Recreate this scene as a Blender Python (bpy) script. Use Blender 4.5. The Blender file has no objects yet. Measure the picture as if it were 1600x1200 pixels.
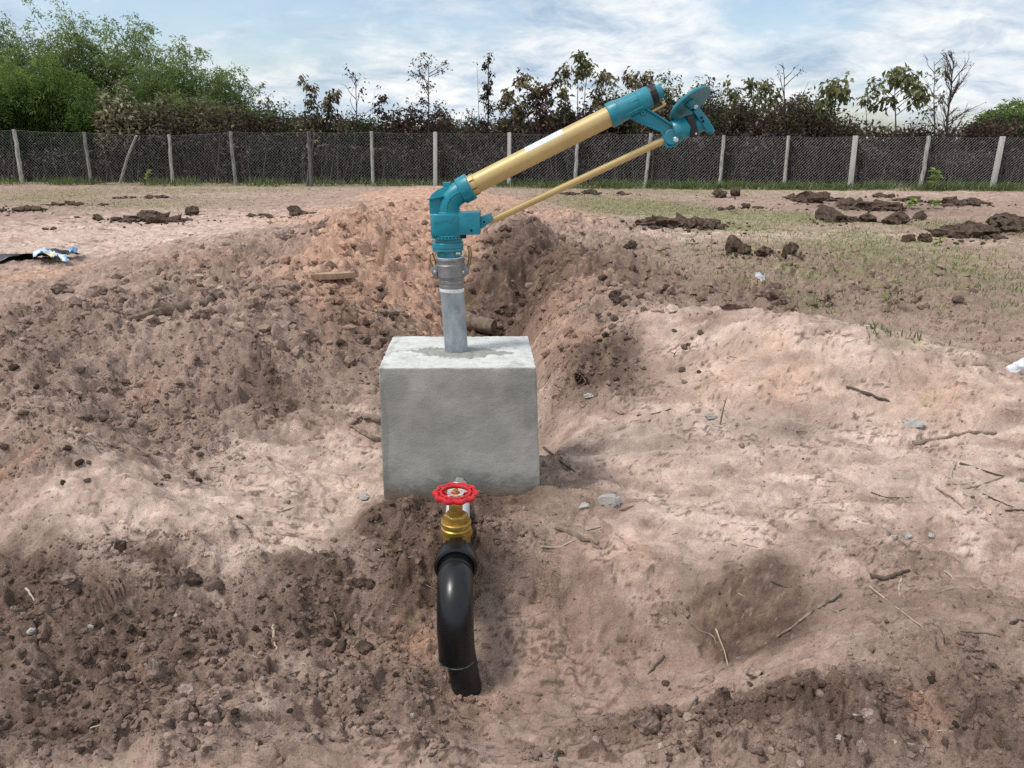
import bpy, bmesh, math, random
import numpy as np
from mathutils import Vector, Matrix

random.seed(7)
RNG = np.random.default_rng(7)
SC = bpy.context.scene
COL = SC.collection
R = math.radians

# ------------------------------------------------------------------ camera
PITCH, ROLL, FPX, CAMZ = 17.5, 0.36, 1202.0, 1.6
cam_d = bpy.data.cameras.new('camera')
cam_d.sensor_width = 36.0
cam_d.lens = 36.0 * FPX / 1600.0
cam_d.clip_start = 0.05
cam_d.clip_end = 3000.0
cam = bpy.data.objects.new('camera', cam_d)
COL.objects.link(cam)
CAM_ROT = Matrix.Rotation(R(90 - PITCH), 3, 'X') @ Matrix.Rotation(R(ROLL), 3, 'Z')
cam.matrix_world = Matrix.Translation((0, 0, CAMZ)) @ CAM_ROT.to_4x4()
SC.camera = cam

# ------------------------------------------------------------------ sky, sun, exposure
SUN_EL, SUN_AZ = 58.0, -112.0         # azimuth clockwise from +Y (from the left, a little behind the camera)
SUN_STRENGTH, SKY_STRENGTH = 1.5, 0.1
w = bpy.data.worlds.new('World'); SC.world = w; w.use_nodes = True
nt = w.node_tree; nt.nodes.clear()
def N(tree, typ, **kw):
    n = tree.nodes.new(typ)
    for k, v in kw.items(): setattr(n, k, v)
    return n
def setin(n, **kw):
    for k, v in kw.items():
        n.inputs[k.replace('_', ' ')].default_value = v
def L(tree, a, b): tree.links.new(a, b)
sky = N(nt, 'ShaderNodeTexSky', sky_type='NISHITA')
sky.sun_disc = False
sky.sun_elevation = R(SUN_EL); sky.sun_rotation = R(SUN_AZ)
sky.air_density = 1.0; sky.dust_density = 1.6; sky.ozone_density = 1.0
tc = N(nt, 'ShaderNodeTexCoord')
sep = N(nt, 'ShaderNodeSeparateXYZ'); L(nt, tc.outputs['Generated'], sep.inputs[0])
zz = N(nt, 'ShaderNodeMath', operation='MAXIMUM'); L(nt, sep.outputs[2], zz.inputs[0]); zz.inputs[1].default_value = 0.0
za = N(nt, 'ShaderNodeMath', operation='ADD'); L(nt, zz.outputs[0], za.inputs[0]); za.inputs[1].default_value = 0.24
dx = N(nt, 'ShaderNodeMath', operation='DIVIDE'); L(nt, sep.outputs[0], dx.inputs[0]); L(nt, za.outputs[0], dx.inputs[1])
dy = N(nt, 'ShaderNodeMath', operation='DIVIDE'); L(nt, sep.outputs[1], dy.inputs[0]); L(nt, za.outputs[0], dy.inputs[1])
cv = N(nt, 'ShaderNodeCombineXYZ'); L(nt, dx.outputs[0], cv.inputs[0]); L(nt, dy.outputs[0], cv.inputs[1])
def cloud_noise(scale, detail, rough, off, dist=0.0):
    m = N(nt, 'ShaderNodeMapping'); m.inputs['Location'].default_value = off
    L(nt, cv.outputs[0], m.inputs[0])
    n = N(nt, 'ShaderNodeTexNoise'); setin(n, Scale=scale, Detail=detail, Roughness=rough, Distortion=dist)
    L(nt, m.outputs[0], n.inputs['Vector']); return n.outputs[0]
def ramp(tree, fac, stops):
    r = N(tree, 'ShaderNodeValToRGB'); cr = r.color_ramp
    while len(cr.elements) > 1: cr.elements.remove(cr.elements[-1])
    cr.elements[0].position = stops[0][0]; cr.elements[0].color = stops[0][1]
    for p, c in stops[1:]:
        e = cr.elements.new(p); e.color = c
    L(tree, fac, r.inputs[0]); return r.outputs[0]
def g4(v): return (v, v, v, 1)
big = cloud_noise(1.0, 9, 0.60, (3.3, 1.1, 0), 0.35)
fine = cloud_noise(4.4, 9, 0.64, (0.4, 5.2, 2), 0.5)
puff = cloud_noise(2.0, 9, 0.62, (7.7, 2.2, 5), 0.4)
cover = ramp(nt, big, [(0.39, g4(0.12)), (0.47, g4(0.80)), (0.56, g4(1.0))])
ccol = ramp(nt, fine, [(0.36, (0.60, 0.69, 0.79, 1)), (0.50, (0.84, 0.89, 0.93, 1)), (0.60, (1.0, 1.0, 1.0, 1))])
pcol = ramp(nt, puff, [(0.38, (0.66, 0.75, 0.85, 1)), (0.56, (1.0, 1.0, 1.0, 1))])
mul = N(nt, 'ShaderNodeMix', data_type='RGBA', blend_type='MULTIPLY'); mul.inputs[0].default_value = 1.0
L(nt, ccol, mul.inputs[6]); L(nt, pcol, mul.inputs[7])
sc_ = N(nt, 'ShaderNodeVectorMath', operation='SCALE'); L(nt, mul.outputs[2], sc_.inputs[0]); sc_.inputs['Scale'].default_value = 6.0
mixc = N(nt, 'ShaderNodeMix', data_type='RGBA'); L(nt, cover, mixc.inputs[0])
L(nt, sky.outputs[0], mixc.inputs[6]); L(nt, sc_.outputs[0], mixc.inputs[7])
bg = N(nt, 'ShaderNodeBackground'); bg.inputs[1].default_value = SKY_STRENGTH
L(nt, mixc.outputs[2], bg.inputs[0])
wo = N(nt, 'ShaderNodeOutputWorld'); L(nt, bg.outputs[0], wo.inputs[0])

sun_d = bpy.data.lights.new('sun', 'SUN'); sun_d.energy = SUN_STRENGTH; sun_d.angle = R(13); sun_d.color = (1.0, 0.965, 0.91)
sun = bpy.data.objects.new('sun', sun_d); COL.objects.link(sun)
sdir = Vector((math.sin(R(SUN_AZ)) * math.cos(R(SUN_EL)), math.cos(R(SUN_AZ)) * math.cos(R(SUN_EL)), math.sin(R(SUN_EL))))
sun.rotation_euler = sdir.to_track_quat('Z', 'Y').to_euler(); sun.location = (0, 0, 12)
SC.view_settings.view_transform = 'Standard'; SC.view_settings.look = 'None'
SC.view_settings.exposure = 0.78; SC.view_settings.gamma = 1.0; SC.view_settings.use_curve_mapping = False
SC.render.engine = 'CYCLES'
SC.cycles.use_denoising = False
SC.cycles.max_bounces = 6; SC.cycles.diffuse_bounces = 3; SC.cycles.transparent_max_bounces = 8

# ------------------------------------------------------------------ helpers: rays, noise, meshes
def ray(px, py):
    return CAM_ROT @ Vector(((px - 800) / FPX, (600 - py) / FPX, -1.0))
def at(px, py, Y):
    """world point at distance Y down the field, seen in that direction from the camera"""
    d = ray(px, py); t = Y / d.y
    return Vector((d.x * t, Y, CAMZ + d.z * t))

def _hash(ix, iy, seed):
    h = (ix.astype(np.int64) * 374761393 + iy.astype(np.int64) * 668265263 + seed * 1442695041) & 0xFFFFFFFF
    h = ((h ^ (h >> 13)) * 1274126177) & 0xFFFFFFFF
    h = ((h ^ (h >> 16)) * 2246822519) & 0xFFFFFFFF
    h = h ^ (h >> 15)
    return (h & 0xFFFFFF) / float(0x1000000)
def perlin(x, y, seed=0):
    ix = np.floor(x); iy = np.floor(y); fx = x - ix; fy = y - iy
    u = fx * fx * fx * (fx * (fx * 6 - 15) + 10); v = fy * fy * fy * (fy * (fy * 6 - 15) + 10)
    def g(ox, oy):
        a = _hash(ix + ox, iy + oy, seed) * 6.283185
        return np.cos(a) * (fx - ox) + np.sin(a) * (fy - oy)
    n = (g(0, 0) * (1 - u) + g(1, 0) * u) * (1 - v) + (g(0, 1) * (1 - u) + g(1, 1) * u) * v
    return n * 1.5
def fbm(x, y, oct=4, seed=0, gain=0.5):
    s = 0.0; a = 1.0; f = 1.0
    for i in range(oct):
        s = s + a * perlin(x * f + 17.3 * i, y * f - 9.1 * i, seed + i * 31); a *= gain; f *= 2.03
    return s
def ridged(x, y, oct=4, seed=0):
    s = 0.0; a = 1.0; f = 1.0
    for i in range(oct):
        s = s + a * (1 - 2 * np.abs(perlin(x * f + 5.3 * i, y * f + 3.7 * i, seed + i * 13))); a *= 0.5; f *= 2.1
    return s * 0.5
def caps(x, y, cell, seed, prob=0.6, rmin=0.28, rmax=0.62, flat=0.8):
    """rounded lumps: height of the tallest cap over each point, in metres"""
    gx = x / cell; gy = y / cell; ix = np.floor(gx); iy = np.floor(gy)
    best = np.zeros_like(gx)
    for ox in (-1, 0, 1):
        for oy in (-1, 0, 1):
            cx, cy = ix + ox, iy + oy
            h0 = _hash(cx, cy, seed); h1 = _hash(cx, cy, seed + 1); h2 = _hash(cx, cy, seed + 2); h3 = _hash(cx, cy, seed + 3)
            px = cx + h0; py = cy + h1; r = rmin + (rmax - rmin) * h2 * h2
            r = np.where(h3 < prob, r, 0.0)
            an = h0 * 40; ca = np.cos(an); sa = np.sin(an); st = 0.75 + 0.5 * h1
            dx = gx - px; dy = gy - py
            a = (dx * ca + dy * sa) * st; b = (-dx * sa + dy * ca) / st
            q = r * r - a * a - b * b
            best = np.maximum(best, np.sqrt(np.maximum(q, 0)) * (0.6 + 0.6 * h1))
    return best * cell * flat
def sstep(e0, e1, v):
    t = np.clip((v - e0) / (e1 - e0), 0, 1); return t * t * (3 - 2 * t)

def mesh_np(name, V, tris=None, quads=None, smooth=True):
    me = bpy.data.meshes.new(name)
    V = np.ascontiguousarray(V, dtype=np.float32)
    nl = 0; idx = []; tot = []
    if quads is not None and len(quads): idx.append(np.asarray(quads).reshape(-1)); tot.append(np.full(len(quads), 4))
    if tris is not None and len(tris): idx.append(np.asarray(tris).reshape(-1)); tot.append(np.full(len(tris), 3))
    idx = np.concatenate(idx).astype(np.int32); tot = np.concatenate(tot).astype(np.int32)
    start = np.concatenate([[0], np.cumsum(tot)[:-1]]).astype(np.int32)
    me.vertices.add(len(V)); me.vertices.foreach_set('co', V.reshape(-1))
    me.loops.add(len(idx)); me.loops.foreach_set('vertex_index', idx)
    me.polygons.add(len(tot)); me.polygons.foreach_set('loop_start', start)
    me.polygons.foreach_set('use_smooth', np.full(len(tot), smooth, dtype=bool))
    me.update(calc_edges=True)
    return me
def add_attr(me, name, data, typ='FLOAT'):
    a = me.attributes.new(name, typ, 'POINT')
    if typ == 'FLOAT': a.data.foreach_set('value', np.asarray(data, np.float32).reshape(-1))
    else: a.data.foreach_set('color', np.asarray(data, np.float32).reshape(-1))
def link(name, me, mat=None, parent=None, kind=None):
    o = bpy.data.objects.new(name, me); COL.objects.link(o)
    if mat is not None and me is not None and not me.materials: me.materials.append(mat)
    if parent is not None: o.parent = parent
    if kind: o['kind'] = kind
    return o
def tag(o, label, cat, group=None, kind=None):
    o['label'] = label; o['category'] = cat
    if group: o['group'] = group
    if kind: o['kind'] = kind
    return o
def empty(name, loc=(0, 0, 0)):
    o = bpy.data.objects.new(name, None); COL.objects.link(o); o.location = loc
    o.empty_display_size = 0.1
    return o

class MB:
    """collects shapes in world space, links them as one mesh object"""
    def __init__(s): s.V = []; s.F = []
    def add(s, vs, fs):
        o = len(s.V); s.V += [tuple(v) for v in vs]; s.F += [tuple(i + o for i in f) for f in fs]
    def lathe(s, A, d, prof, seg=32, up=(0, 0, 1), cap=True, wob=None):
        """profile [(along, radius)] spun round the axis A + d*along"""
        d = Vector(d).normalized(); A = Vector(A); u = Vector(up)
        if abs(u.dot(d)) > 0.95: u = Vector((0, 1, 0))
        b = (u - d * u.dot(d)).normalized(); c = d.cross(b)
        vs = []; fs = []
        for (a, r) in prof:
            for k in range(seg):
                th = 2 * math.pi * k / seg
                rr = r * (wob(th) if wob else 1.0)
                vs.append(A + d * a + b * (math.cos(th) * rr) + c * (math.sin(th) * rr))
        for i in range(len(prof) - 1):
            for k in range(seg):
                k2 = (k + 1) % seg
                fs.append((i * seg + k, i * seg + k2, (i + 1) * seg + k2, (i + 1) * seg + k))
        if cap:
            fs.append(tuple(reversed(range(seg)))); n = (len(prof) - 1) * seg
            fs.append(tuple(n + k for k in range(seg)))
        s.add(vs, fs); return s
    def tube(s, pts, rad, seg=8, closed=False, cap=True, squash=1.0):
        pts = [Vector(p) for p in pts]; n = len(pts)
        if not hasattr(rad, '__len__'): rad = [rad] * n
        vs = []; fs = []; prev = None
        for i, p in enumerate(pts):
            if closed: t = pts[(i + 1) % n] - pts[i - 1]
            else: t = pts[min(i + 1, n - 1)] - pts[max(i - 1, 0)]
            if t.length < 1e-9: t = Vector((0, 0, 1))
            t.normalize()
            if prev is None:
                u = Vector((0, 0, 1)) if abs(t.z) < 0.9 else Vector((0, 1, 0))
            else: u = prev
            b = (u - t * u.dot(t)).normalized(); c = t.cross(b); prev = b
            for k in range(seg):
                th = 2 * math.pi * k / seg
                vs.append(p + b * (math.cos(th) * rad[i] * squash) + c * (math.sin(th) * rad[i]))
        m = n if closed else n - 1
        for i in range(m):
            j = (i + 1) % n
            for k in range(seg):
                k2 = (k + 1) % seg
                fs.append((i * seg + k, i * seg + k2, j * seg + k2, j * seg + k))
        if cap and not closed:
            fs.append(tuple(reversed(range(seg)))); fs.append(tuple((n - 1) * seg + k for k in range(seg)))
        s.add(vs, fs); return s
    def prism(s, poly, normal, h0, h1):
        """closed polygon (3D points) pushed along normal from h0 to h1"""
        nrm = Vector(normal); n = len(poly)
        vs = [Vector(p) + nrm * h0 for p in poly] + [Vector(p) + nrm * h1 for p in poly]
        fs = [tuple(range(n)), tuple(reversed(range(n, 2 * n)))]
        for i in range(n):
            j = (i + 1) % n; fs.append((i, i + n, j + n, j))
        s.add(vs, fs); return s
    def box(s, c, ax, ay, az):
        c, ax, ay, az = map(Vector, (c, ax, ay, az))
        vs = [c + ax * sx + ay * sy + az * sz for sz in (-1, 1) for sy in (-1, 1) for sx in (-1, 1)]
        fs = [(0, 2, 3, 1), (4, 5, 7, 6), (0, 1, 5, 4), (2, 6, 7, 3), (0, 4, 6, 2), (1, 3, 7, 5)]
        s.add(vs, fs); return s
    def build(s, name, mat, parent=None, bevel=0.0, smooth=35, origin=None, segs=2):
        me = bpy.data.meshes.new(name)
        V = np.array(s.V, dtype=float)
        org = Vector(origin) if origin is not None else Vector((0, 0, 0))
        q = parent
        if q is not None: org = Vector((0, 0, 0))
        while q is not None: org = org + Vector(q.location); q = q.parent
        V = V - np.array(org)
        me.from_pydata([tuple(v) for v in V], [], s.F)
        bm = bmesh.new(); bm.from_mesh(me)
        bmesh.ops.recalc_face_normals(bm, faces=bm.faces)
        if bevel > 0:
            ed = [e for e in bm.edges if len(e.link_faces) == 2 and e.calc_face_angle(0) > R(40)]
            bmesh.ops.bevel(bm, geom=ed, offset=bevel, segments=segs, profile=0.6, affect='EDGES', clamp_overlap=True)
        bm.to_mesh(me); bm.free()
        me.polygons.foreach_set('use_smooth', np.full(len(me.polygons), smooth > 0, dtype=bool))
        if smooth > 0: me.set_sharp_from_angle(angle=R(smooth))
        o = link(name, me, mat, parent)
        if parent is None: o.location = org
        return o

def smooth_path(pts, n=6):
    P = [Vector(p) for p in pts]
    if len(P) < 3: return P
    out = []
    for i in range(len(P) - 1):
        p0 = P[max(i - 1, 0)]; p1 = P[i]; p2 = P[i + 1]; p3 = P[min(i + 2, len(P) - 1)]
        for k in range(n):
            t = k / n
            out.append(0.5 * ((2 * p1) + (p2 - p0) * t + (2 * p0 - 5 * p1 + 4 * p2 - p3) * t * t + (3 * p1 - p0 - 3 * p2 + p3) * t ** 3))
    out.append(P[-1]); return out

# ------------------------------------------------------------------ materials
def mat_new(name):
    m = bpy.data.materials.new(name); m.use_nodes = True
    t = m.node_tree; b = t.nodes['Principled BSDF']; return m, t, b
def c4(c): return (c[0], c[1], c[2], 1.0)
def noise_node(t, scale, detail=5, rough=0.55, coord='Object', dist=0.0, stretch=None):
    tc = N(t, 'ShaderNodeTexCoord'); src = tc.outputs[coord]
    if stretch:
        mp = N(t, 'ShaderNodeMapping'); mp.inputs['Scale'].default_value = stretch; L(t, src, mp.inputs[0]); src = mp.outputs[0]
    n = N(t, 'ShaderNodeTexNoise'); setin(n, Scale=scale, Detail=detail, Roughness=rough, Distortion=dist)
    L(t, src, n.inputs['Vector']); return n.outputs[0]
def bump(t, b, h, strength, dist):
    bp = N(t, 'ShaderNodeBump'); bp.inputs['Strength'].default_value = strength; bp.inputs['Distance'].default_value = dist
    L(t, h, bp.inputs['Height'])
    L(t, bp.outputs[0], b.inputs['Normal']); return bp
def mat_simple(name, c1, c2=None, scale=8, rough=0.6, metal=0.0, bmp=0.0, bscale=60, bdist=0.002, coord='Object', stretch=None, lo=0.35, hi=0.65, spec=0.5, rvar=0.0):
    m, t, b = mat_new(name)
    b.inputs['Roughness'].default_value = rough; b.inputs['Metallic'].default_value = metal
    b.inputs['Specular IOR Level'].default_value = spec
    if c2 is None: b.inputs['Base Color'].default_value = c4(c1)
    else:
        n = noise_node(t, scale, coord=coord, stretch=stretch)
        L(t, ramp(t, n, [(lo, c4(c1)), (hi, c4(c2))]), b.inputs['Base Color'])
        if rvar:
            mr = N(t, 'ShaderNodeMapRange'); setin(mr, From_Min=0.3, From_Max=0.7, To_Min=rough - rvar, To_Max=rough + rvar)
            L(t, n, mr.inputs[0]); L(t, mr.outputs[0], b.inputs['Roughness'])
    if bmp: bump(t, b, noise_node(t, bscale, 4, 0.6, coord=coord, stretch=stretch), bmp, bdist)
    return m
# ------------------------------------------------------------------ the ground
def gs(x, y, cx, cy, sx, sy, rot, a):
    c, s = math.cos(R(rot)), math.sin(R(rot)); dx = x - cx; dy = y - cy
    u = (dx * c + dy * s) / sx; v = (-dx * s + dy * c) / sy
    return a * np.exp(-(u * u + v * v))
def win(y, a0, a1, b0, b1): return sstep(a0, a1, y) * (1 - sstep(b0, b1, y))
def xc(y): return -0.25 - 0.0935 * (y - 3.8)           # line of the trench
BUMPS = [ # cx, cy, sx, sy, rot, height
    (-2.75, 5.35, 1.15, 0.80, 8, 0.44), (-4.6, 5.3, 1.4, 1.0, 0, 0.30), (-1.75, 4.75, 0.55, 0.42, -20, 0.14),
    (-3.2, 4.3, 0.9, 0.5, -10, 0.16),
    (-1.95, 3.30, 0.85, 0.30, -37, 0.17), (-2.9, 3.5, 0.9, 0.5, -20, 0.12),
    (-0.1, 2.36, 1.15, 0.45, 0, -0.17), (0.75, 2.55, 0.38, 0.22, 25, -0.10),
    (-0.95, 3.55, 0.75, 0.55, 0, -0.07),
    (-0.25, 2.98, 0.42, 0.26, 0, 0.06), (-0.62, 3.2, 0.16, 0.12, 0, 0.05), (0.16, 3.25, 0.10, 0.14, 0, 0.05),
    (1.55, 4.95, 1.35, 0.80, -12, 0.45), (3.1, 4.3, 1.5, 0.9, -15, 0.24), (0.75, 3.6, 0.6, 0.45, 0, 0.03),
    (1.05, 2.05, 0.75, 0.27, 32, 0.13), (1.9, 2.3, 0.9, 0.45, 0, 0.14), (1.15, 1.75, 0.5, 0.12, 5, -0.05),
    (-1.35, 2.2, 0.9, 0.28, 0, 0.04), (-1.4, 1.7, 1.0, 0.3, 10, 0.07),
    (-0.20, 2.40, 0.30, 0.17, 0, -0.045),
]
def H0(x, y):
    d = x - xc(y)
    z = -0.16 * (1 - sstep(2.3, 3.3, y))
    for b in BUMPS: z = z + gs(x, y, *b)
    z = z - 0.50 * np.exp(-((d - 0.16) / 0.36) ** 2) * win(y, 3.75, 4.2, 6.0, 9.0)
    z = z - 0.34 * np.exp(-((x - (-0.30 + 0.20 * (y - 6.0))) / 0.26) ** 2) * win(y, 5.0, 6.2, 9.0, 11.5)   # the open cut running back from the pipe
    z = z + 0.38 * np.exp(-((d - 1.20) / 0.52) ** 2) * win(y, 4.7, 6.2, 9, 15)
    z = z + 0.36 * np.exp(-((d + 1.15) / 0.65) ** 2) * win(y, 4.6, 6.0, 9, 16)
    z = z + 0.32 * np.exp(-(d / np.where(d < 0, 2.7, 1.35)) ** 2) * win(y, 7.5, 11, 22, 30)
    z = z + 0.26 * np.exp(-((d + 2.9) / 1.5) ** 2) * win(y, 5.6, 7.5, 10, 15)
    return z
# surface kinds, given where they lie: (px, py, half-width px, half-height px, strength)
def hit(px, py, f):
    d = ray(px, py); ts = np.concatenate([np.linspace(1.4, 12, 1400), np.linspace(12, 60, 900)])
    x = d.x * ts; y = d.y * ts; z = CAMZ + d.z * ts
    below = z < f(x, y)
    i = int(np.argmax(below)) if below.any() else len(ts) - 1
    return x[i], y[i], ts[i]
ROUGH = [(900,400,170,60,.9),(520,430,240,70,.9),(350,420,160,30,.7),(1350,440,260,80,.55),(180,1150,300,60,.85),(640,1170,160,40,.6),(900,1175,120,35,.5),(250,550,260,80,1.0),(60,690,110,40,.8),(210,680,110,45,.6),(560,470,170,80,.95),(520,380,260,50,.7),(640,330,180,25,.6),(940,440,150,70,1.0),(870,360,170,45,.7),
         (1170,470,100,40,.85),(1380,430,260,80,.40),(920,580,90,35,.95),(180,1000,300,100,1.2),(480,930,140,50,.9),(540,1090,240,90,1.0),(90,890,120,30,.5),
         (690,850,140,60,1.1),(860,880,50,40,.6),(1260,1120,230,70,1.0),(1000,1140,120,50,.8),(1480,1010,160,40,.45),(80,450,140,30,.5),(80,520,120,35,1.0),(330,730,70,40,.6),
         (860,710,30,40,.4),(1560,1130,110,70,.8),(1050,990,60,35,.4),(830,980,40,40,.35),(1260,830,60,20,.3),(1350,870,120,25,.4)]
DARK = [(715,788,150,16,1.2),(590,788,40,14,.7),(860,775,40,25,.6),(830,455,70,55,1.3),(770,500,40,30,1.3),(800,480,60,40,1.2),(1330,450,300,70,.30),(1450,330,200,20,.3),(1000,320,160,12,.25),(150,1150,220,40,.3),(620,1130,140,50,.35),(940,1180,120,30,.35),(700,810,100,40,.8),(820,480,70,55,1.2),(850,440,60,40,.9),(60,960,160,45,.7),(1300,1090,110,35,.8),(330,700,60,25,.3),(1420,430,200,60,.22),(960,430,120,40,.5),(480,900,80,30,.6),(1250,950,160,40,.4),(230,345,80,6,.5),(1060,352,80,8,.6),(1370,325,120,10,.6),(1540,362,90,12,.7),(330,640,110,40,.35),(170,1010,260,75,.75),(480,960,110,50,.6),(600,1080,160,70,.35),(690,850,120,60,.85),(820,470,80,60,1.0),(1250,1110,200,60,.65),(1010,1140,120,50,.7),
        (1170,965,90,45,1.0),(900,920,110,45,.3),(560,520,80,40,.5),(950,590,90,30,.9),(880,570,60,30,.6),(240,880,70,22,.7),(60,895,100,25,.8),(630,930,90,50,.55),(1490,940,160,40,.5),
        (250,600,120,30,.15),(70,530,90,25,.45),(980,440,80,40,.6),(1150,470,100,40,.45),(1540,1120,120,90,.6),(100,1110,200,90,.6),(860,1040,130,60,.25),(790,560,60,20,.7),
        (430,610,60,25,.8),(800,440,60,40,.5),(370,420,90,30,.3),(1050,700,60,30,.3),(1240,690,70,40,.25),(590,460,60,30,.35),(1080,1000,100,45,.35)]
PALE = [(440,770,180,110,1.1),(160,800,130,60,.8),(230,365,340,40,.9),(60,380,160,30,.9),(1130,540,130,25,1.0),(1250,640,330,100,.85),(1450,720,260,110,.9),(1000,660,150,70,.8),
        (1100,800,230,90,.65),(1400,860,260,60,.5),(1500,600,160,40,.8),(870,620,50,40,.7),(1250,370,340,12,.8),(1150,345,200,12,.6),(1300,300,320,10,.5),(460,1040,70,35,.5),(430,1100,60,25,.6),
        (1200,930,160,30,.25),(400,300,200,12,.4),(560,740,60,60,.8),(150,700,140,30,.35),(1000,345,160,12,.4),(1300,1010,160,40,.25),(620,1150,120,40,.2)]
ORANGE = [(690,297,110,8,1.3),(700,310,110,12,1.3),(660,335,100,20,1.2),(620,390,120,60,1.1),(680,300,90,14,1.1),(540,470,80,35,.7),(700,430,60,40,.8),(880,530,60,40,.5),(500,340,120,20,.6),(640,360,90,55,1.1),(690,320,80,30,1.0),(600,430,80,45,.8),(900,420,90,40,.6),(640,500,60,40,.7),(850,500,60,30,.6),(900,1000,130,90,.35),(560,1000,70,40,.3),(980,870,70,40,.4),
          (1270,1080,30,25,.8),(1430,1115,35,30,.9),(240,600,50,16,.4),(330,415,120,20,.4),(1080,590,150,40,.35),(1500,620,140,30,.35),(880,340,100,30,.4),(770,1100,120,80,.3),
          (640,1000,50,60,.5),(30,720,40,25,.6),(900,330,80,20,.3),(900,540,60,20,.5),(240,1060,20,20,.7),(60,430,120,20,.5),(1250,600,80,30,.4)]
GREEN = [(1320,385,330,40,.55),(1500,430,200,60,.5),(950,315,120,8,.9),(100,300,200,8,.6),(300,312,200,8,.45),(1300,420,330,70,0.45),(1000,400,120,30,0.38),(1000,325,110,14,1.68),(1200,340,140,12,1.42),(880,305,60,8,0.83),(1150,355,100,8,1.23),(1500,355,140,14,0.83),(1450,400,200,40,0.55),(1150,430,60,20,0.46),(1400,540,60,12,0.63),(1100,300,300,8,0.72),
         (200,320,220,10,0.72),(60,310,100,10,0.83),(350,298,260,7,0.72),(1350,370,60,10,1.02),(1530,560,60,15,0.46),(1250,470,100,25,0.46),(1330,440,300,60,0.34)]
def zones(lst):
    out = []
    for (px, py, hw, hh, s) in lst:
        x, y, t = hit(px, py, H0)
        zh = CAMZ + ray(px, py).z * t          # depth spread, measured on the level plane through that point
        def yp(q):
            d = ray(px, q); return (CAMZ - zh) * d.y / max(-d.z, 0.02)
        y1, y2 = yp(py - hh), yp(py + hh)
        out.append((x, math.log(y), hw / FPX * t, max(abs(math.log(y1 / y2)) * 0.5, 0.02), 0.0, s))
    return out
Z_ROUGH, Z_DARK, Z_PALE, Z_ORANGE, Z_GREEN = map(zones, (ROUGH, DARK, PALE, ORANGE, GREEN))
def zsum(x, y, zs, seed):
    yy = np.maximum(y, 0.3)
    wx = x + 0.05 * (0.6 + yy * 0.5) * perlin(x / 0.45, y / 0.45, seed) + 0.05 * perlin(x / 0.13, y / 0.13, seed + 3)
    ly = np.log(yy) + 0.045 * perlin(x / 0.45 + 7, y / 0.45, seed + 5) + 0.02 * perlin(x / 0.13 + 7, y / 0.13, seed + 6)
    s = np.zeros_like(x)
    for z in zs:
        g = z[5] * np.exp(-(((wx - z[0]) / z[2]) ** 2 + ((ly - z[1]) / z[3]) ** 2)); s = np.maximum(s, g) + 0.2 * np.minimum(s, g)
    return s
def on_grid(f):
    """evaluate a slowly varying mask on every third grid point and interpolate between"""
    ri = np.unique(np.append(np.arange(0, nr, 3), nr - 1)); ci = np.unique(np.append(np.arange(0, ncol, 3), ncol - 1))
    c = f(XX[np.ix_(ri, ci)].reshape(-1), YY[np.ix_(ri, ci)].reshape(-1)).reshape(len(ri), len(ci))
    def up(a, src, n, ax):
        q = np.arange(n); k = np.clip(np.searchsorted(src, q, side='right') - 1, 0, len(src) - 2)
        t = (q - src[k]) / (src[k + 1] - src[k]); t = t[:, None] if ax == 0 else t[None, :]
        return np.take(a, k, ax) * (1 - t) + np.take(a, k + 1, ax) * t
    return up(up(c, ri, nr, 0), ci, ncol, 1).reshape(-1)
def masked(f, m, n):
    z = np.zeros(n); k = np.nonzero(m)[0]
    if len(k): z[k] = f(k)
    return z
def rough_mask(x, y): return 0.05 + sstep(0.12, 0.75, zsum(x, y, Z_ROUGH, 50))
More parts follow.
